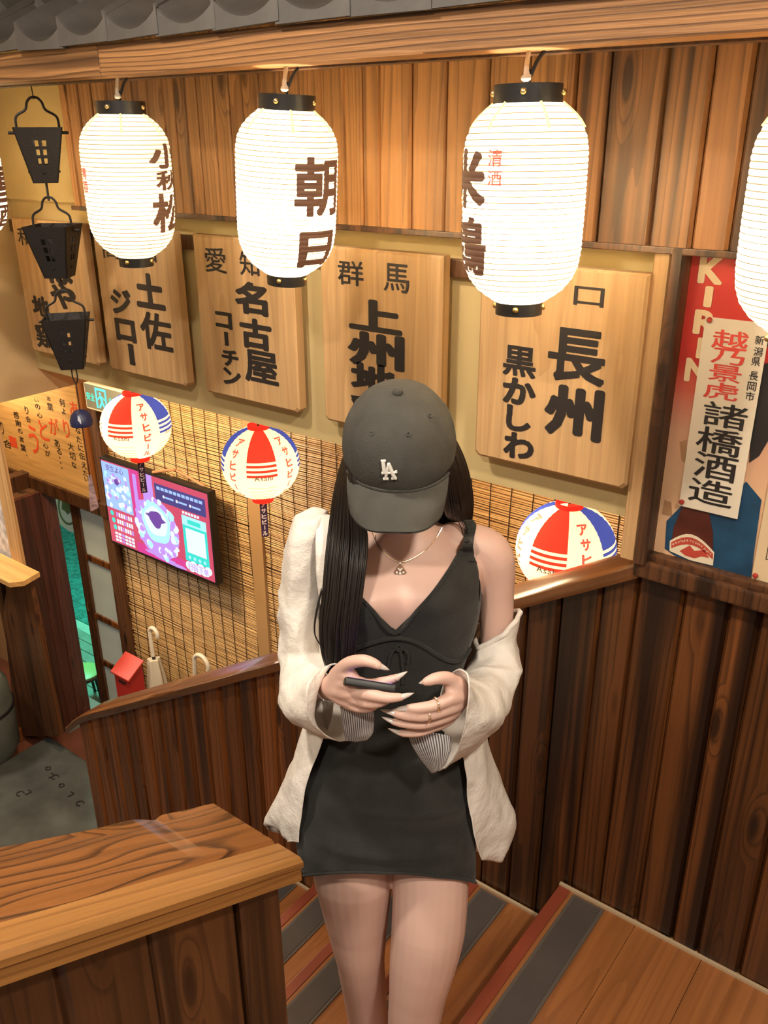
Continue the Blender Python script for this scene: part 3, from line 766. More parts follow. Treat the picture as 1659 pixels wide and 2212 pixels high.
mb = MB(); MBX = [(-.352, -.3505), (-.142, -.1405)]
for a, b in MBX: quad(mb, a, b, -.80, -.48, YP-.0065)
quad(mb, -.352, -.1405, -.80, -.7985, YP-.0065); quad(mb, -.352, -.1405, -.4815, -.48, YP-.0065)
mb.build('frame_line', M['ink'], po2, recalc=False)
st = empty('paper_strip', (-.48, YP, -.73), 'white vertical paper strip with red and black brush characters', 'paper sign')
MB().box(-.540, -.4185, YP-.0095, YP-.0085, -.727, -.328).build('sheet', plain('white paper', (.74, .66, .53), .7), st)
chars(st, [('越', 'M', 1577, 735, 80, 42), ('乃', 'M', 1572, 771, 74, 34), ('景', 'M', 1566, 807, 72, 37), ('虎', 'M', 1557, 845, 76, 37)], YP-.0105, M['inkred'])
chars(st, [('諸', 'M', 1566, 898, 98, 54), ('橋', 'M', 1553, 954, 102, 57), ('酒', 'M', 1545, 1009, 96, 56), ('造', 'M', 1535, 1064, 98, 54)], YP-.0105, M['ink'])
chars(st, [(c, 'M', x, y, 20, 20) for c, x, y in zip('新潟県長岡市', (1641, 1638, 1633, 1628, 1624, 1620), (735, 760, 781, 812, 835, 856))], YP-.0105, M['ink'])
for i, (px, py, yy_) in enumerate(((1533, 691, .011), (1473, 1084, .011), (1632, 1243, .008), (1668, 702, .011))):
    q = onY(px, py, YP-yy_); mb = MB(); mb.lathe([(.0055, q[1]), (.0055, q[1]-.003), (.0035, q[1]-.006), (.001, q[1]-.0065)], (q[0], 0, q[2]), 12, 'y')
    tag(mb.build('push_pin', plain('red pin', (.35, .03, .02), .35), smooth=True), ['dark red pin at the top left of the paper strip', 'dark red pin at the bottom left of the paper strip', 'red pin in the corner of the cream poster', 'red pin at the top right of the paper strip'][i], 'pin', 'red poster pins')

# ================================================================== hanging iron buckets with the bell
YC = 1.42
def bq(x, y): return Vector(onY(x, y, YC))
bx = bq(90, 330)[0]
def bucket(px, pytop, pybot, hooktop, rotz, label):
    z1, z0 = bq(px, pytop)[2], bq(px, pybot)[2]; zh = bq(px, hooktop)[2]
    root = empty('iron_bucket', (bx, YC, z0), label, 'hanging ornament', 'iron buckets on a hanging chain')
    wt, wb = .060, .031
    mb = MB(); t = .003
    # four tapering plates; the plates have a 2 x 3 window of square holes
    for s in range(4):
        a = s*math.pi/2
        def tr(u, v, off):
            half = wb+(wt-wb)*v; x, y = u*half, -(half-off)
            return (bx+x*math.cos(a)-y*math.sin(a), YC+x*math.sin(a)+y*math.cos(a), z0+(z1-z0)*v)
        us = [-1, -.30, -.06, .06, .30, 1]; vs_ = [0, .34, .45, .50, .61, .66, .77, 1]
        holes = {(1, 1), (3, 1), (1, 3), (3, 3), (1, 5), (3, 5)}
        for i in range(5):
            for j in range(7):
                if (i, j) in holes: continue
                q = [(us[i], vs_[j]), (us[i+1], vs_[j]), (us[i+1], vs_[j+1]), (us[i], vs_[j+1])]
                mb.add([tr(u, v, 0) for u, v in q]+[tr(u, v, t) for u, v in q], [(0, 1, 2, 3), (7, 6, 5, 4), (0, 4, 5, 1), (1, 5, 6, 2), (2, 6, 7, 3), (3, 7, 4, 0)])
    mb.box(bx-wb, bx+wb, YC-wb, YC+wb, z0, z0+.003)
    mb.build('bucket_body', M['iron'], root)
    mb = MB(); hh = zh-z1
    mb.tube([(bx-wt*.86, YC, z1-.012), (bx-wt*.86, YC, z1+.25*hh), (bx-wt*.75, YC, z1+.42*hh), (bx-wt*.40, YC, z1+.60*hh), (bx-wt*.30, YC, z1+.85*hh), (bx-wt*.12, YC, z1+hh), (bx+wt*.12, YC, z1+hh), (bx+wt*.30, YC, z1+.85*hh), (bx+wt*.40, YC, z1+.60*hh), (bx+wt*.75, YC, z1+.42*hh), (bx+wt*.86, YC, z1+.25*hh), (bx+wt*.86, YC, z1-.012)], .0032, 8, smoothn=4)
    mb.build('handle', M['iron'], root, smooth=True)
    for s in (-1, 1):
        mb = MB(); mb.tube([(bx+s*wt*.8, YC, z1-.013), (bx+s*(wt+.014), YC, z1-.013)], .0038, 8); mb.build('handle_pin', M['iron'], root, smooth=True)
    for s in range(4):
        a = s*math.pi/2; v = .2; half = wb+(wt-wb)*v
        mb = MB(); mb.sphere((bx+half*math.sin(a), YC-half*math.cos(a), z0+(z1-z0)*v), .004, 5); mb.build('rivet', M['iron'], root, smooth='all')
    root.rotation_euler.z = rotz
    return z0, zh
z0a, zha = bucket(90, 275, 394, 210, .97, 'topmost black iron bucket with window holes, hung from the beam')
z0b, zhb = bucket(122, 487, 597, 428, .60, 'middle black iron bucket with window holes on the chain')
z0c, zhc = bucket(137, 682, 788, 628, .86, 'lowest black iron bucket with window holes, above the blue bell')
mb = MB(); mb.tube([(bx, YC, zha-.004), (bx-.003, YC, zH)], .0015, 5); tag(mb.build('hanging_wire', M['iron'], smooth=True), 'thin wire from the beam to the topmost iron bucket', 'wire')
for a, b, nm in ((z0a, zhb, 'short iron link between the topmost and middle buckets'), (z0b, zhc, 'short iron link between the middle and lowest buckets')):
    mb = MB(); mb.tube([(bx, YC, a+.004), (bx, YC, b-.008)], .0032, 6); tag(mb.build('chain_link', M['iron'], smooth=True), nm, 'chain link')
be = empty('wind_bell', (bx, YC, bq(178, 918)[2]), 'dark blue wind bell with white marks and a long paper tail', 'wind bell')
zc_ = bq(178, 918)[2]; zt_ = bq(172, 880)[2]
mb = MB(); R_ = .034; mb.lathe([(R_*.97, zc_), (R_, zc_+.002), (R_*.97, zc_+.016), (R_*.80, zc_+.032), (R_*.5, zc_+.043), (R_*.15, zc_+.047), (.001, zc_+.0475)], (bx, YC, 0), 28, cap=False)
mb.build('bell_dome', plain('blue enamel', (.018, .022, .075), .4), be, smooth='all')
mb = MB()
for (u0, u1, v0, v1) in ((-2.2, -1.75, .008, .020), (-2.0, -1.6, .004, .012), (-.9, -.7, .018, .036), (-.75, -.62, .012, .03)):
    vs_ = []
    for u, v in ((u0, v0+.004), (u1, v0), (u1, v1-.004), (u0, v1)):
        r = R_*(1-(v/.05)**2*.55)+.0012; vs_.append((bx+r*math.cos(u), YC+r*math.sin(u), zc_+v))
    mb.add(vs_, [(0, 1, 2, 3)])
mb.build('white_marks', plain('white enamel', (.5, .5, .55), .5), be, recalc=False, kind='stuff')
mb = MB(); z3 = z0c
mb.tube([(bx-.010, YC, z3+.002), (bx-.012, YC, z3-.03), (bx, YC, z3-.048), (bx+.012, YC, z3-.03), (bx+.010, YC, z3+.002)], .0018, 6, smoothn=4)
mb.tube([(bx, YC, z3-.046), (bx, YC, zc_+.047)], .0015, 5); mb.tube([(bx, YC, zc_+.04), (bx, YC, bq(205, 1035)[2])], .0012, 5)
mb.build('cord', M['iron'], be, smooth=True)
mb = MB(); a = bq(205, 1030)[2]; b = bq(218, 1108)[2]; rows = []
for i in range(9):
    t = i/8; wd = .005+.009*t; tw = .5+.9*t
    rows.append([(bx-wd*math.cos(tw), YC-wd*math.sin(tw), a+(b-a)*t), (bx+wd*math.cos(tw), YC+wd*math.sin(tw), a+(b-a)*t+.006*t)])
mb.rings(rows, False, False, False)
o = mb.build('paper_tail', plain('patterned paper tail', (.34, .22, .22), .7, var=.5, vscale=60), be, recalc=False)

# ================================================================== round beer lanterns in the lower hall
YR = 2.15; RB = .145
def balloon(px, zc, red_deg, label, tailside):
    X = onY(px, 1000, YR)[0]
    root = empty('round_lantern', (X, YR, zc-RB), label, 'lantern', 'round striped beer lanterns')
    camdir = math.atan2(-YR, -X)
    nl, nm = 48, 96; off = camdir+math.radians(red_deg)-math.pi/8
    def rad(i): return RB*(.993+.010*(i % 2))
    mb = MB(); rs = []; i0, i1 = 4, nl-4
    for i in range(i0, i1+1):
        th = math.pi*i/nl; r = rad(i)
        rs.append([(X+r*math.sin(th)*math.cos(off+2*math.pi*k/nm), YR+r*math.sin(th)*math.sin(off+2*math.pi*k/nm), zc+.96*r*math.cos(th)) for k in range(nm)])
    mb.rings(rs, True, False, False)
    mi = []
    for i in range(i0, i1):
        for k in range(nm):
            g = k//12 % 4
            if g in (1, 3): m_ = 0
            else:
                c_ = 1 if g == 0 else 2; j = i
                m_ = c_ if (j < 19 or j in (20, 22, 24)) else 0
                if j >= 40: m_ = 1
            mi.append(m_)
    mb.m = mi
    mb.build('paper_shade', [M['bpaper'], M['bred'], M['bblue']], root, smooth='all')
    mb = MB()
    for g in range(8):                                        # vertical brand text on the white gores, brand words on the others
        a0 = off+math.radians(45*g+22.5)
        if g % 2:
            for q, ch in enumerate('アサヒビール'):
                lat = math.radians(47-q*17.5)
                vs, fs = glyph_pts(ch, 'B', .030, .034) if ch != 'ー' else glyph_pts(ch, 'B', .028, .006)
                if ch == 'ー': vs = np.stack([vs[:, 1], vs[:, 0]], 1)
                out = []
                for u, v in vs:
                    la = lat+v/RB; r = RB*1.012; aa = a0+u/(RB*max(.35, math.cos(la)))
                    out.append((X+r*math.cos(la)*math.cos(aa), YR+r*math.cos(la)*math.sin(aa), zc+.96*r*math.sin(la)))
                mb.add(out, fs, 0)
        else:
            wds = 'Asahi'; x = -.030
            for ch in wds:
                vs, fs, sz = GL['M', ch]; k = .020/GL['M', 'A'][2][1]; x += sz[0]*k/2+.0015
                out = []
                for u, v in vs:
                    vv = v*k+(sz[1]*k-.020)/2; la = -.08+vv/RB; r = RB*1.012; aa = a0+(x+u*k)/RB
                    out.append((X+r*math.cos(la)*math.cos(aa), YR+r*math.cos(la)*math.sin(aa), zc+.96*r*math.sin(la)))
                mb.add(out, fs, 1); x += sz[0]*k/2+.0015
    mb.build('lettering', [M['lred'], M['link']], root, recalc=False, kind='stuff')
    mb = MB()
    for i in range(26, 40, 2):
        th = math.pi*i/nl; r = RB*1.004
        for g in (0, 2, 4, 6):
            rs = []
            for k in range(13):
                a = off+2*math.pi*(g*12+k)/nm
                if i < 29: continue
                rs.append((X+r*math.sin(th)*math.cos(a), YR+r*math.sin(th)*math.sin(a), zc+.96*r*math.cos(th)))
            if rs: mb.tube(rs, .0009, 4)
    mb.build('gold_lines', M['bline'], root, kind='stuff')
    for z, nm2 in ((zc+.136, 'top_ring'), (zc-.146, 'bottom_ring')):
        mb = MB(); mb.lathe([(.040, z-.008), (.040, z+.010), (.034, z+.010), (.034, z-.008), (.040, z-.008)], (X, YR, 0), 28, cap=False)
        mb.build(nm2, M['bred'], root, smooth=True)
    mb = MB(); mb.tube([(X, YR, zc+.14), (X, YR, HB)], .004, 6); mb.build('cable', M['black'], root, smooth=True)
    # tag strip underneath
    zt = zc-.155; mb = MB()
    dx, dy = -math.sin(camdir), math.cos(camdir)
    wd = .0135
    vs_ = []
    mb.add([(X+s*wd*dx+o*math.cos(camdir), YR+s*wd*dy+o*math.sin(camdir), z) for o in (0, .002) for s, z in ((-1, zt), (1, zt), (1, zt-.15), (-1, zt-.15))], [(0, 1, 2, 3), (7, 6, 5, 4), (0, 4, 5, 1), (1, 5, 6, 2), (2, 6, 7, 3), (3, 7, 4, 0)])
    tg = mb.build('name_tag', plain('purple tag', (.03, .012, .05), .6), root)
    mb = MB()
    for q, ch in enumerate('アサヒビール'):
        vs, fs = glyph_pts(ch, 'B', .018, .019) if ch != 'ー' else glyph_pts(ch, 'B', .017, .004)
        if ch == 'ー': vs = np.stack([vs[:, 1], vs[:, 0]], 1)
        out = [(X-u*dx*-1+.003*math.cos(camdir), YR+u*dy+.003*math.sin(camdir), zt-.018-q*.0235+v) for u, v in vs]
        mb.add(out, fs)
    mb.build('tag_lettering', plain('tag ink', (.6, .5, .5), .6), tg, recalc=False, kind='stuff')
    if tailside:
        mb = MB(); mb.tube([(X-.03, YR, zt+.01), (X-.01, YR-.01, zt-.006), (X+.012, YR-.01, zt-.004), (X+.036, YR, zt+.012)], .007, 6, smoothn=4)
        mb.build('tie', M['black'], root, smooth=True)
    lamp('lantern_bulb', 'POINT', (X, YR, zc-.05), .8, (1, .74, .42), .03, parent=root)
    return root
zr = -.518*YR
balloon(304, zr, -29, 'round striped beer lantern beside the exit sign, above the television', True)
balloon(563, zr-.005, 1, 'round striped beer lantern left of the girl, with a purple tag', False)
balloon(1238, zr, -20, 'round striped beer lantern right of the girl, cut by the cap rail', False)
# ================================================================== entrance hall wall
YD = 2.75
def dq(x, y, Y=YD): return onY(x, y, Y)
mb = MB(); mb.box(-4.10, .6, YD+.03, YD+.12, FLOOR, HB)
tag(mb.build('wall_entrance', plain('hall plaster', (.36, .22, .10), .9)), 'tan wall behind the reed blinds', 'wall', kind='structure')
mb = MB(); mb.box(-8, -4.10, YD+.03, YD+.12, -1.96, HB)
tag(mb.build('wall_over_door', plain('hall plaster dark', (.30, .18, .08), .9)), 'tan wall above the entrance door', 'wall', kind='structure')
mb = MB(); mb.box(-8, -4.98, 2.80, 2.87, FLOOR, -1.96)
tag(mb.build('wall_beside_door', plain('hall plaster tan', (.34, .2, .09), .9)), 'tan wall left of the entrance door', 'wall', kind='structure')
mb = MB(); mb.box(-6.5, -6.4, -1.0, 2.80, FLOOR, HB)
tag(mb.build('wall_hall_end', bpy.data.materials['hall plaster tan']), 'tan end wall of the entrance hall', 'wall', kind='structure')
# calligraphy board above the door
zbd = -.712*YD; xbr = -1.545*YD
cb_ = empty('calligraphy_board', (-4.9, YD-.02, zbd), 'golden plywood board with red and black Japanese calligraphy above the door', 'sign')
MB().box(-6.3, xbr, YD-.03, YD+.02, zbd, -.90, c=.004).build('board', M['ply'], cb_)
YK = YD-.0315
K_ = 1/6.9125
def kk(ch, x, y, w, h): return (ch, 'M', x*K_, 820+y*K_, w*K_, h*K_)
blk = [kk('な', 1165, 760, 80, 95), kk('た', 1180, 900, 80, 95), kk('に', 1205, 1025, 75, 90), kk('伝', 1225, 1145, 85, 100), kk('え', 1255, 1280, 75, 95), kk('た', 1275, 1400, 70, 80), kk('い', 1290, 1490, 55, 60),
       kk('何', 925, 345, 75, 110), kk('よ', 950, 475, 60, 90), kk('大', 1055, 1000, 85, 110), kk('切', 1080, 1140, 85, 110), kk('な', 1105, 1275, 70, 90),
       kk('言', 725, 285, 60, 60), kk('葉', 745, 405, 85, 110), kk('あ', 850, 950, 75, 110), kk('る', 880, 1070, 70, 90),
       kk('い', 545, 315, 60, 40), kk('の', 560, 405, 70, 75), kk('心', 590, 530, 75, 75), kk('心', 680, 985, 75, 75), kk('が', 710, 1100, 75, 85),
       kk('り', 395, 460, 50, 110), kk('合', 420, 590, 70, 90),
       kk('感', 240, 530, 75, 100), kk('謝', 270, 650, 80, 90), kk('の', 300, 770, 65, 65), kk('言', 320, 890, 70, 80), kk('葉', 345, 1020, 75, 100), kk('、', 400, 1130, 30, 30),
       kk('り', 30, 720, 40, 190), kk('合', 110, 960, 110, 120)]
chars(cb_, blk, YK, M['ink']); mb = MB()
for x, y in ((890, 1165), (905, 1245), (922, 1320)):
    q = dq(x*K_, 820+y*K_, YK); mb.add([(q[0]+.006*math.cos(a), YK, q[2]+.006*math.sin(a)) for a in np.linspace(0, 6.28, 8)[:-1]], [tuple(range(7))], 0)
verm = plain('vermilion', (.62, .07, .02), .6)
chars(cb_, [kk('う', 500, 900, 130, 400), kk('と', 650, 760, 130, 280), kk('が', 800, 700, 140, 250), kk('り', 990, 740, 85, 260), kk('あ', 1110, 440, 140, 200)], YK, verm)
q0, q1 = dq(155*K_, 820+990*K_, YK), dq(235*K_, 820+870*K_, YK)
mb.add([(q0[0], YK, q0[2]), (q1[0], YK, q0[2]), (q1[0], YK, q1[2]), (q0[0], YK, q1[2])], [(0, 1, 2, 3)], 1)
mb.build('dots_and_seal', [M['ink'], verm], cb_, recalc=False, kind='stuff')
# door frame -----------------------------------------------------------
dr = empty('door_1', (-4.6, YD, FLOOR), 'dark wooden entrance doorway with sliding glazed door', 'door', kind='structure')
MB().box(-6.3, -4.10, YD-.045, YD+.06, zbd-.085, zbd, c=.006).build('lintel', M['rail'], dr)
MB().box(-4.165, -4.082, YD-.03, YD+.05, -3.75, HB, c=.006).build('corner_post', M['darkpost'], dr)
MB().box(xbr+.002, xbr+.05, YD-.03, YD+.02, zbd-.085, HB, c=.004).build('board_edge_post', M['parti'], dr)
XR = -4.772
for a, b in ((2.44, 2.52), (2.521, 2.62), (2.621, 2.70), (2.701, 2.80)):
    planky(dr, a, b, FLOOR, zbd-.08, XR+random.uniform(0, .004), .03, M['redpost'], c=.004, name='reveal_board')
MB().box(XR-.12, XR-.031, 2.44, 2.80, FLOOR, zbd-.08).build('reveal_core', M['darkpost'], dr)
MB().box(XR-.20, XR-.121, 2.40, 2.80, FLOOR, zbd+.02, c=.006).build('jamb', M['darkpost'], dr)
# sliding leaf
xl0 = -4.60; xl1 = -4.16; zt = zbd-.08; YL0, YL1 = 2.785, 2.825
lf = MB().box(xl0, xl0+.085, YL0, YL1, FLOOR, zt, c=.004).build('leaf_stile', M['darkpost'], dr)
MB().box(xl1-.05, xl1+.02, YL0, YL1, FLOOR, zt, c=.004).build('leaf_stile', M['darkpost'], dr)
zr_ = [onY(p[0], p[1], 2.80)[2] for p in ((225, 1217), (232, 1340), (245, 1440))]
for z in [zt-.04]+zr_+[FLOOR+.05]:
    MB().box(xl0+.085, xl1-.05, YL0+.002, YL1-.002, z-.02, z+.02, c=.003).build('leaf_rail', M['parti'], dr)
zz = [zt-.06]+zr_+[FLOOR+.07]
frost = plain('frosted glass', (.50, .56, .52), .35, emit=(.5, .62, .56), estr=.04, var=.12, vscale=3)
for a, b in zip(zz[:-1], zz[1:]):
    MB().box(xl0+.083, xl1-.048, YL0+.015, YL1-.015, b+.015, a-.015).build('pane', frost, dr)
mb = MB(); q = onY(192, 1310, 2.78); mb.tube([(q[0], 2.775, q[2]+.03), (q[0], 2.77, q[2]), (q[0], 2.775, q[2]-.03)], .008, 6, smoothn=3); mb.build('pull', M['brass'], dr, smooth=True)

# yard outside ---------------------------------------------------------
YF = -4.2
mb = MB(); mb.box(-10, -3.6, 2.90, 3.93, YF-.04, YF); mb.build('floor_yard', plain('mint paving', (.30, .46, .38), .5, var=.2, vscale=4), kind='structure')
mb = MB(); mb.box(-11, -3.6, 3.93, 6.5, YF-.04, YF+.01); tag(mb.build('floor_turf', plain('teal turf', (.03, .19, .165), .95, bump=1, bscale=90, var=.5, vscale=25)), 'teal artificial turf outside the door', 'turf', kind='structure')
mb = MB(); mb.box(-11, -3.6, 6.4, 6.5, YF, -.5); mb.build('wall_yard', plain('teal dark wall', (.03, .12, .11), .9), kind='structure')
MB().box(-10, -3.6, 2.81, 2.90, YF-.04, FLOOR-.002).build('floor_step', M['tilefl'], kind='structure')
dk = empty('wooden_deck', (-5.3, 3.1, YF), 'greenish plank deck just outside the door', 'deck')
for i in range(9):
    y0 = 2.92+i*.10
    MB().box(-9.4, -3.9, y0, y0+.094, YF, YF+.03, c=.003).build('deck_board', plain('green deck', (.16, .24, .19), .5, var=.2, vscale=8) if i == 0 else bpy.data.materials['green deck'], dk)
sq = onY(180, 1449, 3.2); ZS = YF+.031; SZ = sq[2]-.43
so = empty('round_stool', (sq[0], sq[1], ZS), 'round stool with pale green seat seen through the doorway', 'stool')
mb = MB(); mb.lathe([(.125, SZ+.40), (.13, SZ+.41), (.13, SZ+.425), (.115, SZ+.432)], (sq[0], sq[1], 0), 32); mb.build('seat', plain('green seat', (.32, .48, .16), .4), so, smooth=True)
mb = MB(); mb.lathe([(.128, SZ+.385), (.14, SZ+.395), (.14, SZ+.415), (.132, SZ+.422), (.125, SZ+.40)], (sq[0], sq[1], 0), 32, cap=False); mb.build('rim', M['darkpost'], so, smooth=True)
for k in range(4):
    a = .5+k*math.pi/2
    mb = MB(); mb.tube([(sq[0]+.09*math.cos(a), sq[1]+.09*math.sin(a), SZ+.40), (sq[0]+.12*math.cos(a), sq[1]+.12*math.sin(a), ZS)], .012, 8); mb.build('leg', M['black'], so, smooth=True)
# white banner hanging in the doorway
bn = empty('door_banner', (dq(137, 1100, 3.0)[0], 3.0, dq(137, 1160, 3.0)[2]), 'white rounded cloth banner with a grey oval emblem in the doorway', 'banner')
pts = [(100, 1040), (166, 1060), (167, 1152), (150, 1148), (132, 1135), (117, 1112), (108, 1080)]
def pxprism(mb, pts, Y, th, mi=0):
    q = [onY(x, y, Y) for x, y in pts]; mb.prism([(p[0], p[2]) for p in q], 'y', Y, Y+th, mi)
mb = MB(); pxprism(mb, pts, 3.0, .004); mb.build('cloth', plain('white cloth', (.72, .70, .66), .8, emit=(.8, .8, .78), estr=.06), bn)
mb = MB(); cx_, cy_ = 146, 1098
ou = [(cx_+21*math.cos(a), cy_+36*math.sin(a)+.35*21*math.cos(a)) for a in np.linspace(0, 2*math.pi, 29)[:-1]]
ri = [(cx_+17.5*math.cos(a), cy_+31*math.sin(a)+.35*17.5*math.cos(a)) for a in np.linspace(0, 2*math.pi, 29)[:-1]]
qo = [onY(x, y, 2.998) for x, y in ou]; qi = [onY(x, y, 2.998) for x, y in ri]
mb.add([tuple(p) for p in qo]+[tuple(p) for p in qi], [(i, (i+1) % 28, 28+(i+1) % 28, 28+i) for i in range(28)])
pxpoly(mb, [(134, 1078), (141, 1072), (146, 1080), (155, 1080), (157, 1096), (152, 1108), (146, 1112), (140, 1104), (133, 1100)], 2.998)
mb.build('emblem', plain('grey print', (.36, .35, .33), .8), bn, recalc=False)

# dark timber, shelf and things at the left edge -------------------------
tb = empty('carved_timber', (-4.9, 2.33, FLOOR), 'dark upright timber with a rounded shoulder left of the doorway', 'timber post')
pts = [(8, 1245), (16, 1238), (40, 1238), (55, 1262), (60, 1285), (124, 1590), (38, 1592), (28, 1520), (8, 1335), (10, 1298), (14, 1275)]
YT = 2.33
q = [onY(x, y, YT) for x, y in pts]; q = [(p[0], max(p[2], FLOOR)) for p in q]
mb = MB(); mb.prism(q, 'y', YT, YT+.06); mb.build('body', M['darkpost'], tb)
mb = MB(); pxprism(mb, [(48, 1240), (60, 1240), (130, 1588), (118, 1588)], YT-.02, .03); mb.build('edge_strip', M['rail'], tb)
yp = empty('pale_door_post', (-5.3, 2.36, FLOOR), 'pale yellow wooden post at the left edge of the picture', 'post')
x0, x1 = onY(4, 1100, 2.36)[0], onY(27, 1100, 2.36)[0]+.03; xs_ = onY(38, 1228, 2.22)[0]
MB().box(x0, x1-.03, 2.36, 2.38, onY(30, 1215, 2.36)[2], -1.2, c=.004).build('upright', M['palepost'], yp)
MB().box(x0-.6, x0+.005, 2.38, 2.40, onY(30, 1212, 2.38)[2], -1.4).build('notice_sheet', plain('pale print', (.52, .50, .52), .5, var=.45, vscale=22), yp)
sh = empty('wall_shelf', (-5.4, 2.25, onY(20, 1225, 2.3)[2]), 'orange wooden ledge below the pale post at the left edge', 'shelf')
mb = MB(); z = onY(20, 1222, 2.3)[2]; mb.prism([(x0-.6, 2.18), (xs_-.05, 2.18), (xs_, 2.24), (xs_-.03, 2.36), (x0-.6, 2.36)], 'z', z-.03, z); mb.build('ledge', M['ply'], sh)
cz = FLOOR+.12
ccx = onZ(-35, 1625, FLOOR+.12)
ja = empty('grey_drum', (ccx[0], ccx[1], cz), 'grey round drum at the far left edge beside the dark timber', 'drum')
mb = MB(); mb.lathe([(.20, cz), (.225, cz+.05), (.235, cz+.30), (.22, cz+.50), (.19, cz+.535), (.18, cz+.53)], (ccx[0], ccx[1], 0), 36); mb.build('body', plain('grey drum paint', (.10, .11, .095), .5, var=.2), ja, smooth=True)
mb = MB(); mb.lathe([(.228, cz+.33), (.24, cz+.335), (.24, cz+.35), (.228, cz+.355)], (ccx[0], ccx[1], 0), 36, cap=False); mb.build('band', M['black'], ja, smooth=True)
MB().box(-5.15, -4.86, 2.30, 2.42, FLOOR, FLOOR+.10, c=.008).build('threshold_block', M['parti'], tb)

# reed blinds ----------------------------------------------------------
def blind(x0, x1, z0, z1, y, label):
    root = empty('reed_blind', ((x0+x1)/2, y, z0), label, 'blind', 'reed blinds on the hall wall')
    mb = MB(); n = int((z1-z0)/.0095); rnd = random.Random(int(x0*100))
    for i in range(n):
        z = z0+i*.0095; a, b = x0+rnd.uniform(-.012, .006), x1+rnd.uniform(-.006, .012)
        seg = 5; h = rnd.uniform(.0038, .0052); yy = y+rnd.uniform(-.0025, .0025)
        sl_ = rnd.uniform(-.006, .006); pr = []
        for s in range(seg+1):
            x = a+(b-a)*s/seg; zc = z+sl_*(s/seg-.5)+.003*math.sin(x*9+i*.05)+rnd.uniform(-.0008, .0008)
            pr.append([(x, yy-.003, zc), (x, yy, zc+h), (x, yy+.003, zc), (x, yy, zc-h*.6)])
        mb.rings(pr)
    mb.build('reeds', M['reed'], root, kind='stuff', recalc=False)
    mb = MB(); x = x0+.05
    while x < x1:
        pts = []; zz_ = z1
        while zz_ > z0: pts.append((x+.006*math.sin(zz_*7+x*11), y-.0055, zz_)); zz_ -= .06
        mb.tube(pts, .0022, 4); x += .088
    mb.build('cords', plain('blind cord', (.035, .018, .008), .9) if 'blind cord' not in bpy.data.materials else bpy.data.materials['blind cord'], root, kind='stuff')
    MB().box(x0-.01, x1+.01, y-.012, y+.008, z1-.02, z1+.01).build('head_rail', M['palepost'], root)
    return root
xs1 = dq(530, 1000)[0]; xs2 = dq(556, 1000)[0]
blind(-4.07, xs1+.002, -3.35, HB-.03, YD+.012, 'reed blind behind the television')
blind(xs2-.002, -1.75, -3.35, HB-.03, YD+.012, 'reed blind behind the middle round lantern and the girl')
blind(-1.72, .3, -3.35, HB-.03, YD+.012, 'reed blind at the right behind the cut off round lantern')
mb = MB(); mb.box(xs1, xs2, YD-.004, YD+.02, FLOOR, HB, c=.002)
tag(mb.build('trim_4', plain('tan batten', (.40, .235, .10), .7), kind='structure'), 'tan vertical batten between two reed blinds', 'trim')

# television -----------------------------------------------------------
YV = 2.63
xa, xb_, za, zb_ = -1.512*YV, -1.178*YV, -.81*YV, -.612*YV
tv = empty('television', ((xa+xb_)/2, YV, za), 'wall mounted flat television showing a bright pink menu', 'television')
MB().box(xa, xb_, YV, YV+.045, za, zb_, c=.006).build('case', M['black'], tv)
MB().box((xa+xb_)/2-.15, (xa+xb_)/2+.15, YV+.045, YD-.004, za+.1, zb_-.1).build('wall_mount', M['iron'], tv)
def em(name, col, s=1.0):
    m, nt, b = nmat(name); b.inputs['Base Color'].default_value = (.01, .01, .01, 1); b.inputs['Roughness'].default_value = .25
    b.inputs['Emission Color'].default_value = c4(col); b.inputs['Emission Strength'].default_value = s*.68; return m
bz = .012; U0, U1, V0, V1 = xa+bz, xb_-bz, zb_-bz, za+bz*1.4
def uv(u, v): return U0+(U1-U0)*u, V0+(V1-V0)*v
SCR = [em('screen pink', (.62, .07, .14)), em('screen pale blue', (.36, .55, .95)), em('screen white', (.78, .86, 1.0)), em('screen magenta', (.68, .05, .28)), em('screen cyan', (.04, .72, .62)), em('screen navy', (.06, .05, .22)), em('screen purple', (.16, .06, .34)), em('screen lilac', (.55, .30, .85)), em('screen ice', (.45, .85, .95))]
sm = MB()
def sr(u0, u1, v0, v1, m_, l):
    (x0, z0), (x1, z1) = uv(u0, v0), uv(u1, v1); y = YV-.0004*l-.0006
    sm.add([(x0, y, z0), (x1, y, z0), (x1, y, z1), (x0, y, z1)], [(0, 1, 2, 3)], m_)
def se(cu, cv, ru, rv, m_, l, n=20, wob=0, k=5):
    y = YV-.0004*l-.0006; pts = []
    for i in range(n):
        a = 2*math.pi*i/n; w_ = 1+wob*math.sin(k*a+cu*20)
        x, z = uv(cu+ru*w_*math.cos(a), cv+rv*w_*math.sin(a)); pts.append((x, y, z))
    sm.add(pts, [tuple(range(n))], m_)
rd = random.Random(3)
sr(0, 1, 0, 1, 0, 0)
sr(.0, .275, .015, .565, 1, 1)
for i in range(70):
    se(rd.uniform(.02, .255), rd.uniform(.14, .54), rd.uniform(.010, .022), rd.uniform(.018, .035), rd.choice((2, 8, 2, 1, 7)), 2+i*.04, 9, .12)
se(.14, .22, .025, .04, 6, 5, 10, .2)
for i, ch in enumerate('安生よ心'): 
    x, z = uv(.07+i*.045, .07); vs, fs = glyph_pts(ch, 'M', .034, .036); sm.add([(x+u, YV-.004, z+v) for u, v in vs], fs, 6)
sr(.28, .37, 0, .62, 3, 1); sr(.40, .50, .0, .36, 7, 1); sr(.31, .345, .05, .5, 7, 2)
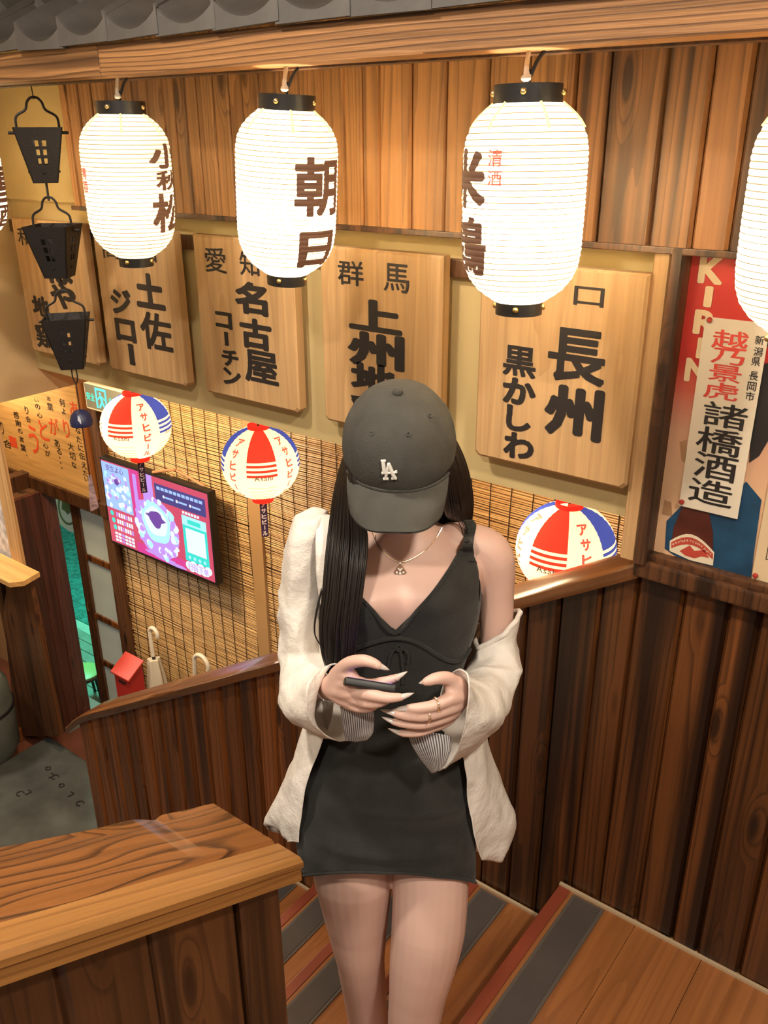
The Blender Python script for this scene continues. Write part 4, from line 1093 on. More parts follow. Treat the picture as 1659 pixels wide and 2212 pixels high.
for i in range(3):
    se(.045+i*.008, .63+i*.085, .018, .032, 4, 2); 
    for j in range(7): sr(.09+j*.024, .107+j*.024, .60+i*.085, .655+i*.085, 2 if (i+j) % 4 else 7, 2)
for i in range(3):
    for j in range(6): sr(.05+j*.034, .078+j*.034, .86+i*.042, .89+i*.042, 2 if j != 2 else 7, 2)
sr(.275, .74, .88, 1, 3, 1)
se(.50, .62, .205, .36, 7, 1.5, 28)
for i in range(90):
    a = rd.uniform(0, 6.283); r = rd.uniform(.72, 1.02)
    se(.50+.20*r*math.cos(a), .62+.34*r*math.sin(a), rd.uniform(.018, .028), rd.uniform(.03, .045), rd.choice((2, 2, 8, 7)), 2+i*.03, 10, .08)
se(.50, .55, .135, .24, 8, 7, 24, .05); se(.50, .53, .11, .17, 2, 7.5, 24, .04)
se(.50, .50, .062, .10, 6, 8.5, 18, .12, 3); sm.add([(*[uv(u, v)[0] for u, v in ((.40, .47),)], YV-.0045, uv(.40, .47)[1]), (uv(.47, .44)[0], YV-.0045, uv(.47, .44)[1]), (uv(.47, .52)[0], YV-.0045, uv(.47, .52)[1])], [(0, 1, 2)], 6)
sm.add([(uv(.60, .50)[0], YV-.0045, uv(.60, .50)[1]), (uv(.54, .45)[0], YV-.0045, uv(.54, .45)[1]), (uv(.54, .54)[0], YV-.0045, uv(.54, .54)[1])], [(0, 1, 2)], 6)
for i in range(3): se(.45+i*.1, .94+i*.02, .10, .02, 7, 3+i*.2, 14, .1)
sr(.52, .975, .07, .27, 5, 2)
for j in range(11): sr(.54+j*.038, .57+j*.038, .10, .135, 1, 3)
for j in range(3): se(.60+j*.12, .20, .010, .018, 2, 3); sr(.615+j*.12, .69+j*.12, .19, .212, 1, 3)
for j in range(6): sr(.76+j*.026, .78+j*.026, .285, .315, 2, 3)
sr(.75, .965, .33, .86, 4, 2); sr(.75, .965, .33, .44, 8, 3); sr(.80, .915, .365, .415, 4, 4); sr(.775, .945, .47, .755, 2, 4)
for j in range(4): se(.79+j*.045, .81, .012, .02, 8, 4)
for i in range(9): se(.775+.022*i, .915+.022*math.sin(i*2.2), .032, .05, 2, 3+i*.05, 12)
for i, ch in enumerate('扫码下单'):
    x, z = uv(.79+i*.048, .915); vs, fs = glyph_pts(ch, 'M', .036, .040); sm.add([(x+u, YV-.005, z+v) for u, v in vs], fs, 7)
sm.build('screen', SCR, tv, recalc=False, kind='stuff')
mb = MB(); a = onY(370, 1040, YV+.03); b = onY(440, 1055, YV+.03); c = onY(330, 1020, YV)
mb.tube([tuple(c), (c[0]+.12, YV+.03, c[2]+.03), (a[0]+.05, YV+.05, a[2]+.055), (b[0], YV+.05, b[2]-.01), (b[0]+.02, YV+.05, b[2]-.09)], .008, 6, smoothn=6); mb.build('cable', plain('tan cable', (.33, .16, .075), .6), tv, smooth=True)
mb = MB(); mb.tube([(c[0]+.1, YV+.04, c[2]-.01), (a[0], YV+.05, a[2]+.0), (a[0]+.08, YV+.05, a[2]-.03), (a[0]+.12, YV+.05, a[2]-.1)], .009, 6, smoothn=6); mb.build('cable', bpy.data.materials['tan cable'], tv, smooth=True)

# exit sign --------------------------------------------------------------
YX = 2.55
p0, p1 = onY(181, 838, YX), onY(186, 881, YX); wx = .36
ex = empty('exit_sign', (p0[0]+wx/2, YX, p1[2]), 'hanging green exit sign with a running figure, half behind the round lantern', 'exit sign')
zx0, zx1 = p1[2], p1[2]+.145
MB().box(p0[0], p0[0]+wx, YX, YX+.03, zx0, zx1, c=.006).build('border', plain('cream plastic', (.62, .52, .36), .5), ex)
MB().box(p0[0]+.010, p0[0]+wx-.01, YX-.002, YX+.002, zx0+.010, zx1-.010).build('face', plain('grey sign face', (.15, .145, .11), .4), ex)
gr = em('exit green', (.05, .95, .62), 1.3); gr2 = em('exit cyan', (.12, .95, .88), 1.3); mb = MB()
def exq(pts, mi): mb.add([(p0[0]+u, YX-.004-.001*mi, zx0+v) for u, v in pts], [tuple(range(len(pts)))], mi)
cxs = .145
for a_, b_ in (((cxs-.045, .02), (cxs-.033, .128)), ((cxs+.033, .02), (cxs+.045, .128)), ((cxs-.033, .116), (cxs+.033, .128))):
    exq([(a_[0], a_[1]), (b_[0], a_[1]), (b_[0], b_[1]), (a_[0], b_[1])], 1)
exq([(cxs+.009*math.cos(t)-.006, .100+.009*math.sin(t)) for t in np.linspace(0, 6.28, 11)[:-1]], 1)
for pl in ([(-.012, .088), (.006, .092), (.014, .060), (-.002, .056)], [(-.002, .058), (.012, .060), (.030, .028), (.020, .022)], [(-.002, .060), (.008, .052), (-.016, .020), (-.026, .026)], [(-.010, .088), (-.006, .078), (-.030, .062), (-.032, .070)], [(.004, .090), (.010, .082), (.028, .066), (.032, .074)]):
    exq([(cxs+u, v) for u, v in pl], 1)
for i, ch in enumerate('安全'):
    vs, fs = glyph_pts(ch, 'B' if ('B', ch) in GL else 'M', .034, .042); mb.add([(p0[0]+.035+i*.036+u, YX-.004, zx0+.072+v) for u, v in vs], fs, 0)
for i, ch in enumerate('出口'):
    vs, fs = glyph_pts(ch, 'M', .034, .042); mb.add([(p0[0]+.225+i*.04+u, YX-.004, zx0+.072+v) for u, v in vs], fs, 0)
for i, ch in enumerate('EXIT'):
    vs, fs = glyph_pts(ch, 'M', None, .014); mb.add([(p0[0]+.225+i*.016+u, YX-.004, zx0+.035+v) for u, v in vs], fs, 0)
mb.build('symbols', [gr, gr2], ex, recalc=False, kind='stuff')
for s in (.05, wx-.05):
    mb = MB(); mb.tube([(p0[0]+s, YX+.015, zx1), (p0[0]+s, YX+.015, HB)], .004, 6); mb.build('hanger_rod', M['iron'], ex, smooth=True)

# red letter box and umbrellas beside the blind ----------------------------
YQ = 2.55
q = onY(276, 1440, YQ); bxx = q[0]; zroof = onY(270, 1425, YQ)[2]; 
rb = empty('red_box', (bxx, YQ, onY(290, 1510, YQ)[2]), 'bright red box with a sloping lid behind the partition', 'letter box')
w_ = .072; zb2 = zroof-.36
mb = MB(); mb.prism([(YQ-.05, zb2), (YQ+.05, zb2), (YQ+.05, zroof-.01), (YQ-.05, zroof-.07)], 'x', bxx-w_, bxx+w_); mb.build('body', plain('red paint', (.42, .025, .02), .4), rb)
mb = MB(); mb.prism([(YQ-.065, zroof-.082), (YQ+.055, zroof-.005), (YQ+.055, zroof+.006), (YQ-.065, zroof-.071)], 'x', bxx-w_-.012, bxx+w_+.012); mb.build('lid', plain('red lid', (.58, .05, .035), .35), rb)
MB().box(bxx-.03, bxx+.03, YQ-.056, YQ-.05, zroof-.125, zroof-.115).build('slot', M['black'], rb)
MB().box(bxx-.03, bxx+.03, YQ-.01, YQ+.03, FLOOR, zb2).build('stand', M['iron'], rb)
def umbrella(pxt, pyt, pyb, wpx, lab, lean):
    YU = 2.66; t = onY(pxt, pyt, YU); s = 1/ (F/ (t@FW)); r = wpx*s/2
    root = empty('umbrella', (t[0], YU, FLOOR), lab, 'umbrella', 'white umbrellas behind the partition')
    zt = t[2]-r; mb = MB(); pts = [(t[0]+r*.55+r*math.cos(a), YU, zt+r*math.sin(a)) for a in np.linspace(-.35, math.pi, 11)]
    pts += [(t[0]-r*.45+lean*k, YU, zt-.055*k) for k in (1, 2, 3)]
    mb.tube(pts, .0125, 10, smoothn=3); mb.sphere(pts[0], .0128, 6); mb.build('handle', plain('white plastic', (.72, .66, .56), .35), root, smooth=True)
    e = Vector(pts[-1]); mb = MB(); mb.tube([e, e+Vector((.002, 0, -.03))], .011, 10); mb.build('collar', M['black'], root, smooth=True)
    rs = []; 
    for k in range(9):
        tt = k/8; rad = .018+.040*math.sin(math.pi*min(1, tt*.75+.12)); c_ = e+Vector((.01*tt, 0, -.02-.60*tt))
        rs.append([(c_[0]+rad*(1+.18*math.cos(5*a+tt*2))*math.cos(a), c_[1]+rad*(1+.18*math.cos(5*a+tt*2))*math.sin(a), c_[2]) for a in np.linspace(0, 2*math.pi, 31)[:-1]])
    mb = MB(); mb.rings(rs); mb.build('canopy', plain('translucent umbrella', (.62, .57, .47), .4), root, smooth=True)
    mb = MB(); mb.tube([e+Vector((.01, 0, -.62)), (e.x+.012, e.y, FLOOR+.002)], .006, 6); mb.build('ferrule', M['iron'], root, smooth=True)
umbrella(326, 1355, 1420, 26, 'white umbrella with a crook handle standing next to the red box', .001)
umbrella(425, 1412, 1450, 44, 'white crook handle umbrella right of the other one, mostly behind the partition', -.006)
# ================================================================== the girl on the stairs
H = 1.47
RV, CV, ZV = Vector(RR), Vector(-FH), Vector((0, 0, 1))       # image right, towards the viewer, up
def G(x, y, b):
    q = ray(x, y); return Vector(q*((H-b)/float(q@FH)))
def mpp(x, y, b): return float(np.array(G(x, y, b))@FW)/F      # metres per pixel there
def Lc(a, b, c): return Vector(FH)*(H-b)+RV*a+ZV*c
TREAD2 = LAND-RISE
girl = empty('person', (G(850, 1500, .05)[0], G(850, 1500, .05)[1], TREAD2), 'person in grey cap, dark short dress and open white shirt looking down at a phone', 'person')

def spl(tab, y):
    """Catmull-Rom through table rows keyed on their first entry"""
    if y <= tab[0][0]: return tab[0][1:]
    if y >= tab[-1][0]: return tab[-1][1:]
    for i in range(len(tab)-1):
        if tab[i][0] <= y <= tab[i+1][0]:
            t = (y-tab[i][0])/(tab[i+1][0]-tab[i][0])
            p0 = tab[max(i-1, 0)][1:]; p1 = tab[i][1:]; p2 = tab[i+1][1:]; p3 = tab[min(i+2, len(tab)-1)][1:]
            return [.5*(2*b+(c-a)*t+(2*a-5*b+4*c-d)*t*t+(3*b-a-3*c+d)*t**3) for a, b, c, d in zip(p0, p1, p2, p3)]
TORSO = [(1118, 812, 928, -.035, .050), (1140, 790, 955, -.03, .055), (1165, 738, 1008, -.025, .066), (1195, 700, 1040, -.015, .08), (1240, 692, 1042, 0, .090), (1290, 697, 1034, .005, .093), (1340, 704, 1026, .008, .09),
         (1390, 716, 1010, .01, .085), (1440, 727, 992, .02, .08), (1500, 732, 975, .03, .074), (1560, 716, 976, .04, .078), (1620, 692, 992, .05, .088), (1700, 666, 1004, .06, .096), (1745, 672, 1000, .062, .092)]
DRESS = [(1130, 735, 1005, -.02, .07), (1195, 694, 1040, -.012, .087), (1240, 688, 1044, 0, .097), (1290, 691, 1039, .007, .101), (1340, 699, 1031, .010, .098), (1390, 711, 1015, .012, .092), (1440, 720, 1000, .022, .087), (1500, 724, 986, .032, .082), (1560, 706, 985, .042, .086), (1620, 681, 1000, .052, .097), (1700, 656, 1012, .062, .105), (1780, 641, 1023, .074, .111), (1835, 645, 1027, .088, .118), (1892, 664, 1027, .10, .115)]
def bust(a_m, y, amp=.034):
    """forward bulge in metres, a_m = metres right of the body axis"""
    s = 0
    for c in (-.072, .072): s += math.exp(-((a_m-c)/.052)**2)
    return amp*s*math.exp(-((y-1246)/50)**2)
def ringpt(tab, y, th, off=0, wr=None, amp=.034):
    xl, xr, b, hd = spl(tab, y); cx = (xl+xr)/2; s = mpp(cx, y, b); hw = (xr-xl)/2*s+off; hd = hd+off
    c, n_ = math.cos(th), math.sin(th)
    e = .9
    ca = math.copysign(abs(c)**e, c); sa = math.copysign(abs(n_)**e, n_)
    p = G(cx, y, b)+RV*(hw*ca)+CV*(hd*sa)
    if n_ > 0: p = p+CV*(bust(hw*ca, y, amp)*min(1, n_*2.5))
    if wr: p = p+(RV*ca+CV*sa)*wr(th, y)
    return p
def surf_b(tab, x, y, off=0, amp=.034):
    """depth (b) of the front surface at a pixel"""
    xl, xr, b, hd = spl(tab, y); cx = (xl+xr)/2; s = mpp(cx, y, b); hw = (xr-xl)/2*s
    bb = b+hd
    for _ in range(4):
        u = (x-cx)*mpp(x, y, bb)/hw; u = max(-.98, min(.98, u))
        sn = (1-abs(u)**(2/.9))**(.9/2) if abs(u) < 1 else 0
        bb = b+hd*sn+bust(hw*u, y, amp)
    return bb+off
body = MB()
rs = []
for y in np.linspace(1118, 1745, 64): rs.append([ringpt(TORSO, y, 2*math.pi*k/40, amp=.030) for k in range(40)])
body.rings(rs)
def capsule(mb, pts, rad, n=16, sm=5):
    P, R_ = cr(pts, rad, sm)
    d0 = (P[0]-P[1]).normalized(); d1 = (P[-1]-P[-2]).normalized()
    pre = [(P[0]+d0*R_[0]*k, R_[0]*math.sqrt(max(0, 1-k*k))+1e-4) for k in (.98, .85, .6, .3)]
    post = [(P[-1]+d1*R_[-1]*k, R_[-1]*math.sqrt(max(0, 1-k*k))+1e-4) for k in (.3, .6, .85, .98)]
    allp = pre+list(zip(P, R_))+post
    mb.tube([p for p, _ in allp], [r for _, r in allp], n)
def chain(mb, lst, n=16, sm=5): capsule(mb, [G(x, y, b) for x, y, b, r in lst], [r for x, y, b, r in lst], n, sm)
# neck, head
CC = G(862, 955, .045)                                        # centre of the cap crown
el = math.radians(66.5); yw = math.radians(-4)
fwd_h = (CV*math.cos(yw)+RV*math.sin(yw)).normalized()
UU = (fwd_h*math.cos(el)+ZV*math.sin(el)).normalized()
FF = (fwd_h*math.sin(el)-ZV*math.cos(el)).normalized()
SS = FF.cross(UU).normalized()
if SS.dot(RV) < 0: SS = -SS
def HL(s, f, u): return CC+SS*s+FF*f+UU*u                      # head coordinates
capsule(body, [G(872, 1150, -.035), G(868, 1100, -.02), HL(0, -.012, -.10)], [.050, .047, .05], 20)
hm = []
for i in range(1, 20):                                        # head: skull narrowing to the chin
    t = i/20; u = .085-.235*t
    w_ = .074*math.sin(math.pi*min(1, .12+t*.86))**.55*(1-.30*max(0, t-.55)/.45)
    f0 = .088*math.sin(math.pi*min(1, .12+t*.80))**.55
    sh_ = .012*max(0, t-.5)
    hm.append([HL(w_*math.cos(a), f0*math.sin(a)*(1.0 if math.sin(a) > 0 else (.95-.55*max(0, t-.6)/.4))+sh_, u) for a in np.linspace(0, 2*math.pi, 29)[:-1]])
body.rings(hm)
capsule(body, [HL(0, .088, -.035), HL(0, .098, -.062), HL(0, .103, -.078)], [.007, .009, .012], 10)      # nose
for s in (-1, 1):
    capsule(body, [HL(s*.012, .094, -.078), HL(s*.017, .086, -.080)], [.008, .006], 8)
    capsule(body, [HL(s*.073, -.004, -.03), HL(s*.078, -.014, -.05), HL(s*.074, -.006, -.075)], [.009, .011, .008], 8)  # ears
capsule(body, [HL(-.020, .080, -.103), HL(0, .089, -.101), HL(.020, .080, -.103)], [.004, .0065, .004], 8)
capsule(body, [HL(-.017, .079, -.111), HL(0, .086, -.112), HL(.017, .079, -.111)], [.004, .0065, .004], 8)
# arms
chain(body, [(985, 1172, -.03, .042), (1040, 1186, -.025, .044), (1064, 1212, -.02, .043), (1071, 1290, -.022, .0350), (1073, 1380, -.015, .032), (1078, 1462, .005, .030), (1052, 1489, .056, .027), (1014, 1497, .150, .0195), (996, 1500, .213, .020)], 20)
chain(body, [(760, 1170, -.03, .04), (690, 1188, -.025, .040), (668, 1215, -.02, .040), (656, 1300, -.015, .035), (655, 1380, -.005, .032), (658, 1450, .02, .030), (682, 1476, .10, .028), (706, 1483, .172, .0205), (722, 1482, .215, .0195)], 20)
# legs
chain(body, [(912, 1740, .06, .085), (925, 1830, .085, .083), (930, 1900, .112, .079), (925, 2004, .15, .077), (914, 2074, .165, .071), (902, 2145, .175, .061), (893, 2212, .175, .056), (886, 2265, .16, .052), (880, 2330, .135, .048)], 24)
chain(body, [(768, 1740, .055, .085), (762, 1830, .06, .086), (764, 1895, .08, .084), (772, 2004, .09, .064), (779, 2074, .09, .053), (788, 2145, .06, .050), (795, 2200, .03, .049), (800, 2240, .0, .04)], 24)
for x, y, b, z in ((880, 2330, .135, TREAD2), (800, 2240, .0, TREAD2)):
    p = G(x, y, b); q = Vector((p.x, p.y, z+.056))
    td = Vector((.05, -1, 0)).normalized() if x > 850 else CV
    capsule(body, [p, q, q+td*.05+ZV*-.018, q+td*.15+ZV*-.026], [.038, .036, .034, .019], 14)
# hands: metacarpals and fingers
HANDL = dict(palm=[[(716, 1482, .225, .0195), (742, 1455, .255, .016), (758, 1462, .268, .013)], [(716, 1484, .225, .019), (745, 1474, .258, .0165), (766, 1480, .275, .0125)], [(716, 1486, .225, .018), (742, 1492, .258, .0165), (764, 1497, .275, .0125)], [(716, 1488, .225, .017), (738, 1506, .252, .0145), (756, 1515, .268, .0115)]],
             fing=[([(728, 1458, .245, .0145), (752, 1434, .268, .0118), (782, 1427, .285, .0105), (803, 1431, .292, .0092), (818, 1438, .295, .0072)], (842, 1447, .297)),
                   ([(762, 1470, .27, .0115), (795, 1478, .275, .0095), (830, 1472, .268, .0085), (858, 1463, .268, .0066)], (879, 1451, .268)),
                   ([(764, 1495, .275, .0118), (800, 1501, .302, .0102), (836, 1507, .310, .0092), (866, 1506, .308, .0070)], (894, 1497, .306)),
                   ([(760, 1508, .272, .0112), (792, 1518, .296, .0098), (818, 1518, .303, .0086), (838, 1512, .303, .0066)], (855, 1507, .302)),
                   ([(750, 1520, .262, .0100), (775, 1529, .283, .0086), (796, 1530, .290, .0074), (810, 1527, .290, .0058)], (824, 1522, .290))])
HANDR = dict(palm=[[(996, 1490, .212, .0185), (985, 1480, .238, .0165), (975, 1478, .245, .014)], [(996, 1498, .212, .0185), (986, 1503, .245, .0165), (972, 1508, .262, .0125)], [(996, 1504, .212, .018), (983, 1519, .245, .0165), (968, 1530, .262, .0125)], [(995, 1508, .212, .017), (978, 1534, .240, .015), (958, 1549, .256, .0118)], [(994, 1512, .210, .0155), (970, 1548, .232, .0135), (946, 1566, .246, .0105)]],
             fing=[([(984, 1480, .238, .0150), (968, 1466, .250, .0122), (946, 1465, .262, .0108), (928, 1470, .268, .0092), (919, 1473, .269, .0072)], (904, 1476, .269)),
                   ([(972, 1509, .262, .0118), (938, 1524, .278, .0104), (905, 1529, .284, .0092), (880, 1530, .283, .0070)], (844, 1533, .282)),
                   ([(968, 1531, .262, .0118), (922, 1546, .280, .0102), (880, 1546, .284, .0090), (852, 1541, .281, .0068)], (822, 1533, .279)),
                   ([(958, 1550, .256, .0112), (915, 1564, .272, .0096), (876, 1563, .276, .0086), (850, 1559, .274, .0064)], (825, 1549, .272)),
                   ([(946, 1566, .246, .0100), (908, 1581, .260, .0084), (878, 1584, .262, .0074), (862, 1583, .261, .0056)], (839, 1574, .260))])
nails = []
for hd_ in (HANDL, HANDR):
    for p in hd_['palm']: chain(body, p, 14)
    for f_, tip in hd_['fing']:
        chain(body, f_, 12)
        e = G(*f_[-1][:3]); t = G(*tip); d = (t-e).normalized(); r = f_[-1][3]
        up_ = (ZV*.6+CV*.8); up_ = (up_-d*up_.dot(d)).normalized()
        nails.append((e-d*.004+up_*r*.72, t, up_, r))
bo = body.build('body_source', None or plain('skin', (.66, .43, .355), .48, sss=.12, var=.04, vscale=9), None, loc=(0, 0, 0))
rm = bo.modifiers.new('r', 'REMESH'); rm.mode = 'VOXEL'; rm.voxel_size = .0032
sm_ = bo.modifiers.new('s', 'SMOOTH'); sm_.factor = .5; sm_.iterations = 5
dg = bpy.context.evaluated_depsgraph_get(); me = bpy.data.meshes.new_from_object(bo.evaluated_get(dg)); me.name = 'body'
bpy.data.objects.remove(bo)
me.polygons.foreach_set('use_smooth', [True]*len(me.polygons))
bo = bpy.data.objects.new('body', me); COL.objects.link(bo); bo.parent = girl; bo.location = -WL[girl.name]; WL[bo.name] = Vector((0, 0, 0))
nm_ = plain('pearl nail', (.62, .54, .50), .12, coat=.8)
for a, t, up_, r in nails:
    d = (t-a); L_ = d.length; d = d/L_; s_ = d.cross(up_); rs = []
    for i in range(8):
        u = i/7; w_ = r*.70*(1-u**2.2)+.0004; h = .0011
        c = a+d*(L_*u)+up_*(-.0018*u*u*4*.5)
        rs.append([c+s_*(w_*math.cos(q))+up_*(h*math.sin(q)+(.0022*(1-(math.cos(q))**2)-.0012)*(1-u*.6)) for q in np.linspace(0, 2*math.pi, 11)[:-1]])
    mb = MB(); mb.rings(rs); mb.build('fingernail', nm_, girl, smooth='all')
# eyes under the brim
for s in (-1, 1):
    mb = MB(); mb.sphere(HL(s*.030, .074, -.042), .011, 8); e_ = mb.build('eye', plain('eye white', (.7, .66, .62), .2), girl, smooth='all')
    mb = MB(); mb.sphere(HL(s*.030, .0835, -.045), .004, 6); mb.build('iris', M['black'], e_, smooth='all')
    mb = MB(); mb.tube([HL(s*.016, .083, -.022), HL(s*.032, .082, -.017), HL(s*.048, .072, -.022)], [.0022, .003, .0015], 6, smoothn=3); mb.build('eyebrow', M['black'], girl, smooth=True)
mb = MB(); mb.tube([HL(-.019, .0875, -.107), HL(0, .0955, -.107), HL(.019, .0875, -.107)], [.002, .003, .002], 6, smoothn=3); mb.build('lips', plain('lip', (.45, .12, .11), .4), girl, smooth=True)

# ---- dress -------------------------------------------------------------
jersey = plain('charcoal jersey', (.022, .0215, .0195), .85, bump=.35, bscale=260, var=.18, vscale=28, spec=.25)
jersey.node_tree.nodes['Principled BSDF'].inputs['Sheen Weight'].default_value = .12
NECK = [(853, 1364), (900, 1318), (940, 1274), (975, 1222), (1000, 1180), (1010, 1165), (1024, 1178), (1034, 1225), (1040, 1282), (1060, 1288)]
def ytop(x, front):
    if not front: return 1284
    x = 853+abs(x-853)
    for (x0, y0), (x1, y1) in zip(NECK[:-1], NECK[1:]):
        if x0 <= x <= x1: return y0+(y1-y0)*(x-x0)/(x1-x0)
    return 1288
def topx(p):
    v = np.array(p); d = v@FW; return 829.5+F*(v@R2)/d, 1106+F*(v@D2)/d
def wrinkle(th, y):
    f = max(0, math.sin(th))
    w_ = .0080*(1-2*abs(math.sin((y-1690-16*math.cos(th*1.3))/27))**.8)*math.exp(-((y-1735)/52)**2)*(f+.2)
    w_ += .0028*math.sin(y/17+3*math.cos(th))*math.exp(-((y-1540)/60)**2)
    w_ += .0028*mnoise.noise((th*3.2, y/34, 1.7))*(1 if y > 1430 else .3)
    return w_
NC, NRW = 128, 110; cols = []
for j in range(NC):
    th = 2*math.pi*j/NC; front = math.sin(th) > -.05
    yt = 1290
    if front:
        for _ in range(14):
            q = topx(ringpt(DRESS, yt, th)); yt += .5*(ytop(q[0], True)-q[1])
        yh = 1870
        for _ in range(10):
            q = topx(ringpt(DRESS, yh, th)); yh += .5*(1893+6*math.cos(2*th+.2)+8*math.cos(th)-q[1])
    else: yt, yh = 1240, 1862
    cols.append((th, yt, yh))
rs = []
for i in range(NRW):
    row = []
    for th, yt, hem in cols:
        y = yt+(hem-yt)*i/(NRW-1)
        row.append(ringpt(DRESS, y, th, wr=wrinkle))
    rs.append(row)
mb = MB(); mb.rings(rs, True, False, False)
dress = mb.build('dress', jersey, girl, smooth='all')
md = dress.modifiers.new('thick', 'SOLIDIFY'); md.thickness = .003; md.offset = -1
from mathutils.bvhtree import BVHTree
def bvh_of(o):
    dl = WL[o.name]; return BVHTree.FromPolygons([v.co+dl for v in o.data.vertices], [tuple(p.vertices) for p in o.data.polygons])
BV_S, BV_D = bvh_of(bo), bvh_of(dress)
def cast(bv, x, y, off):
    d = Vector(ray(x, y)).normalized(); h = bv.ray_cast(Vector((0, 0, 0)), d)
    if h[0] is None: return G(x, y, .05)
    n_ = h[1] if h[1].dot(d) < 0 else -h[1]
    return h[0]+n_*off
def near(bv, p, off):
    h = bv.find_nearest(p); n_ = (p-h[0]).normalized() if (p-h[0]).dot(h[1]) > 0 else h[1]
    return h[0]+h[1]*off
def on_dress(x, y, off=.003): return cast(BV_D, x, y, off)
def on_skin(x, y, off=.002): return cast(BV_S, x, y, off)
# piping along the neckline, hem, empire seam, straps and bow
mb = MB(); mb.tube([on_dress(x, y+2, .002) for x, y in [(853-(x-853), y) for x, y in NECK[3:0:-1]]+[(853, 1366)]+NECK[1:6]], .0035, 8, smoothn=4); mb.build('neck_binding', jersey, dress, smooth=True)
mb = MB(); mb.tube([rs[-1][k] for k in range(NC)]+[rs[-1][0]], .003, 6); mb.build('hem_binding', jersey, dress, smooth=True)
mb = MB(); mb.tube([on_dress(x, y, .002) for x, y in ((742, 1412), (775, 1398), (815, 1384), (853, 1377), (885, 1381), (915, 1394), (945, 1414), (975, 1427), (1000, 1420), (1016, 1400))], .0042, 8, smoothn=5); mb.build('bust_seam', jersey, dress, smooth=True)
mb = MB()
for pts in ([(862, 1396), (850, 1402), (842, 1416), (838, 1438)], [(864, 1396), (876, 1402), (882, 1412), (880, 1428)], [(863, 1398), (868, 1420), (870, 1450), (869, 1475)], [(855, 1395), (862, 1390), (870, 1396), (866, 1402), (857, 1400), (855, 1395)]):
    mb.tube([on_dress(x, y, .005) for x, y in pts], .0024, 6, smoothn=4)
mb.build('bow', jersey, dress, smooth=True)
for s in (1, -1):
    def mx(x): return x if s > 0 else 1762-x
    pf = [on_dress(mx(1006), 1212, -.004), on_dress(mx(1008), 1192, .0005), on_dress(mx(1011), 1176, .003), on_skin(mx(1013), 1160, .004), on_skin(mx(1017), 1140, .004)]
    e_ = pf[-1]
    pf += [near(BV_S, e_-CV*.025+ZV*.02, .004), near(BV_S, e_-CV*.06+ZV*.0, .004), near(BV_S, e_-CV*.10-ZV*.04, .004), near(BV_S, e_-CV*.12-ZV*.10, .004), e_-CV*.13-ZV*.16]
    P, _ = cr(pf, [0]*len(pf), 6); rs2 = []
    for i, p in enumerate(P):
        t = (P[min(i+1, len(P)-1)]-P[max(i-1, 0)]).normalized(); w_ = .0095*(1+.9*max(0, 1-i/10))
        nrm = t.cross(RV).normalized()
        rs2.append([p+RV*w_+nrm*.0015, p-RV*w_+nrm*.0015, p-RV*w_-nrm*.0015, p+RV*w_-nrm*.0015])
    mb = MB(); mb.rings(rs2); mb.build('strap', jersey, dress, smooth=True)

# ---- shirt -------------------------------------------------------------
linen, nt, b_ = nmat('white linen')
b_.inputs['Base Color'].default_value = (.78, .725, .66, 1); b_.inputs['Roughness'].default_value = .9
tc = N(nt, 'ShaderNodeTexCoord'); n1 = N(nt, 'ShaderNodeTexNoise'); n1.inputs['Scale'].default_value = 16; n1.inputs['Detail'].default_value = 4
n2 = N(nt, 'ShaderNodeTexNoise'); n2.inputs['Scale'].default_value = 420
lk(nt, tc.outputs['Object'], n1.inputs['Vector']); lk(nt, tc.outputs['Object'], n2.inputs['Vector'])
ma = N(nt, 'ShaderNodeMath', operation='MULTIPLY_ADD'); ma.inputs[1].default_value = .08; lk(nt, n2.outputs[0], ma.inputs[0]); lk(nt, n1.outputs[0], ma.inputs[2])
bp = N(nt, 'ShaderNodeBump'); bp.inputs['Strength'].default_value = .8; bp.inputs['Distance'].default_value = .014; lk(nt, ma.outputs[0], bp.inputs['Height']); lk(nt, bp.outputs[0], b_.inputs['Normal'])
stripe, nt, b_ = nmat('pinstripe lining')
tc = N(nt, 'ShaderNodeTexCoord'); sx = N(nt, 'ShaderNodeSeparateXYZ'); lk(nt, tc.outputs['UV'], sx.inputs[0])
m1 = N(nt, 'ShaderNodeMath', operation='MULTIPLY'); m1.inputs[1].default_value = 17; lk(nt, sx.outputs[0], m1.inputs[0])
m2 = N(nt, 'ShaderNodeMath', operation='FRACT'); lk(nt, m1.outputs[0], m2.inputs[0])
rp = N(nt, 'ShaderNodeValToRGB'); rp.color_ramp.interpolation = 'CONSTANT'; e = rp.color_ramp.elements; e[0].color = (.60, .57, .56, 1); e[1].position = .52; e[1].color = (.085, .085, .10, 1)
lk(nt, m2.outputs[0], rp.inputs[0]); lk(nt, rp.outputs[0], b_.inputs['Base Color']); b_.inputs['Roughness'].default_value = .9

